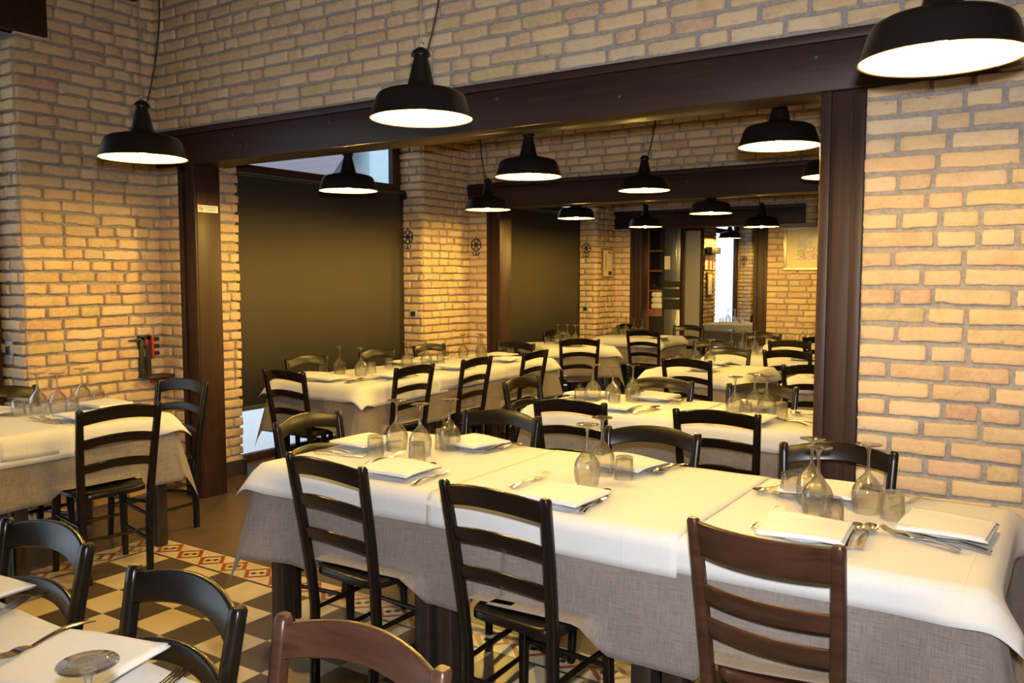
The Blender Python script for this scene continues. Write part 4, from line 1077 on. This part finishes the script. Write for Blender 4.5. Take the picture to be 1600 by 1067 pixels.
for i in range(3):
    q = MB(); q.box((-0.10, -0.14, 0.0), (0.085-0.01*i, 0.14, 0.082)); o = q.obj('folded_cloth', M['towel'], None, bevel=0.03, seg=3)
    o.location = (-5.14, YF+0.17, 1.087+0.084*i); o.rotation_euler = (0, 0, 0.05*(i-1))
    tag(o, 'folded white linen in shelf cabinet, %s of the pile' % ('bottom', 'middle', 'top')[i], 'linen', 'folded linen pile')
fg = thing('refrigerator', 'tall steel refrigerator with dark band right of the shelf cabinet', 'refrigerator', (-4.895, YF, 0))
box_obj('body', (-0.12, 0.03, 0.0), (0.12, 0.60, 2.24), M['steel_door'], fg, bevel=0.005)
ud = box_obj('door', (-0.12, 0.0, 1.50), (0.12, 0.03, 2.24), M['steel_door'], fg, bevel=0.004)
box_obj('band', (-0.12, 0.0, 1.09), (0.12, 0.03, 1.49), M['shelf_dark'], fg)
ld_ = box_obj('door', (-0.12, 0.0, 0.05), (0.12, 0.03, 1.08), M['steel_door'], fg, bevel=0.004)
for z_ in (1.39, 1.24): box_obj('handle', (-0.12, -0.02, z_-0.014), (0.12, 0.0, z_+0.014), M['steel_door'], fg, bevel=0.004)
q = MB(); q.box((0.055, -0.014, 1.52), (0.068, 0.0, 2.22)); q.obj('grip', M['steel'], ud, bevel=0.003)
q = MB(); q.box((0.055, -0.014, 0.10), (0.068, 0.0, 1.06)); q.obj('grip', M['steel'], ld_, bevel=0.003)
nt_ = tag(box_obj('paper_note', (-5.012, YF-0.004, 1.66), (-4.925, YF-0.001, 1.85), M['paper']), 'white paper note stuck on the steel refrigerator door', 'note')
gs = thing('glass_screen', 'frosted glass screen with reddish wooden frame in the end room', 'screen', (-4.59, YF, 0))
q = MB(); q.box((-0.18, 0, 0), (-0.115, 0.06, 2.25)); q.box((0.115, 0, 0), (0.15, 0.06, 2.25)); q.box((-0.115, 0, 2.20), (0.115, 0.06, 2.25)); q.box((-0.115, 0, 0), (0.115, 0.06, 0.10)); q.obj('frame', M['brown_chair'], gs, bevel=0.004)
mfg, nt2, bb = new_mat('frosted_glass'); nn_ = NB(nt2)
nn_.put(bb.inputs['Base Color'], nn_.mix(nn_.noise(nn_.coord(), 4, 2), C4((0.44, 0.42, 0.38)), C4((0.55, 0.53, 0.50)))); bb.inputs['Roughness'].default_value = 0.32; bb.inputs['Transmission Weight'].default_value = 0.55
box_obj('pane', (-0.115, 0.025, 0.10), (0.115, 0.033, 2.20), mfg, gs)
# end room wall pieces
tag(box_obj('wall_shelf', (X0+0.02, 14.42, 1.96), (X0+0.14, 14.86, 2.07), M['shelf_dark'], bevel=0.004), 'small dark shelf on brick in the end room above red poster', 'shelf')
ps = thing('poster', 'red and white poster on brick in the end room', 'poster', (X0+0.02, 14.62, 1.81))
box_obj('sheet', (0, -0.22, -0.13), (0.008, 0.22, 0.13), M['paper'], ps)
q = MB(); q.box((0.008, -0.10, -0.12), (0.010, 0.02, 0.12)); q.box((0.008, 0.09, -0.12), (0.010, 0.18, 0.10)); q.obj('red_print', M['red'], ps)
pw = thing('framed_picture', 'white picture in wooden frame low on end room brick', 'picture', (X0+0.02, 14.62, 1.42))
box_obj('frame', (0, -0.13, -0.22), (0.02, 0.13, 0.22), M['wood_frame'], pw, bevel=0.004)
box_obj('sheet', (0.02, -0.09, -0.18), (0.022, 0.09, 0.18), M['paper'], pw)

# ------------------------------------------------------------------ light
w = bpy.data.worlds.new('World'); SC.world = w; w.use_nodes = True
w.node_tree.nodes['Background'].inputs[0].default_value = (0.80, 0.90, 1.0, 1); w.node_tree.nodes['Background'].inputs[1].default_value = 3.0
for (y0, y1, z0, z1) in ((-1.1, 2.65, 0.08, 3.0), (4.5, 6.55, 0.08, 0.44), (14.98, 16.9, 0.08, 3.0)):
    l = bpy.data.lights.new('window_portal', 'AREA'); l.shape = 'RECTANGLE'; l.size = y1-y0; l.size_y = z1-z0; l.cycles.is_portal = True
    o = bpy.data.objects.new('window_portal', l); COL.objects.link(o); o.location = (XW-0.06, (y0+y1)/2, (z0+z1)/2)
    o.rotation_euler = (R(90), 0, R(-90))
# the flash on top of the camera
yaw, pit = R(33.41), R(4.294)
l = bpy.data.lights.new('camera_flash', 'SPOT'); l.energy = 490; l.color = (0.96, 0.97, 1.0); l.shadow_soft_size = 0.03; l.spot_size = R(108); l.spot_blend = 1.0
o = bpy.data.objects.new('camera_flash', l); COL.objects.link(o); o.location = (0.02, 0.01, 1.67); o.rotation_euler = (R(90)-pit+R(1), 0, yaw-R(4))

# ------------------------------------------------------------------ camera
cam = bpy.data.cameras.new('Camera'); cam.sensor_width = 36; cam.lens = 36*1341/1600; cam.clip_start = 0.02
co = bpy.data.objects.new('Camera', cam); COL.objects.link(co); co.location = (0, 0, 1.55)
co.rotation_euler = (R(90)-pit, 0, yaw)
SC.camera = co
SC.view_settings.view_transform = 'Standard'; SC.view_settings.look = 'None'; SC.view_settings.gamma = 1.0
SC.view_settings.use_curve_mapping = False; SC.view_settings.exposure = 0.0
SC.cycles.caustics_reflective = False; SC.cycles.caustics_refractive = False
SC.cycles.max_bounces = 10; SC.cycles.transparent_max_bounces = 24; SC.cycles.sample_clamp_indirect = 3.0
SC.cycles.use_denoising = True
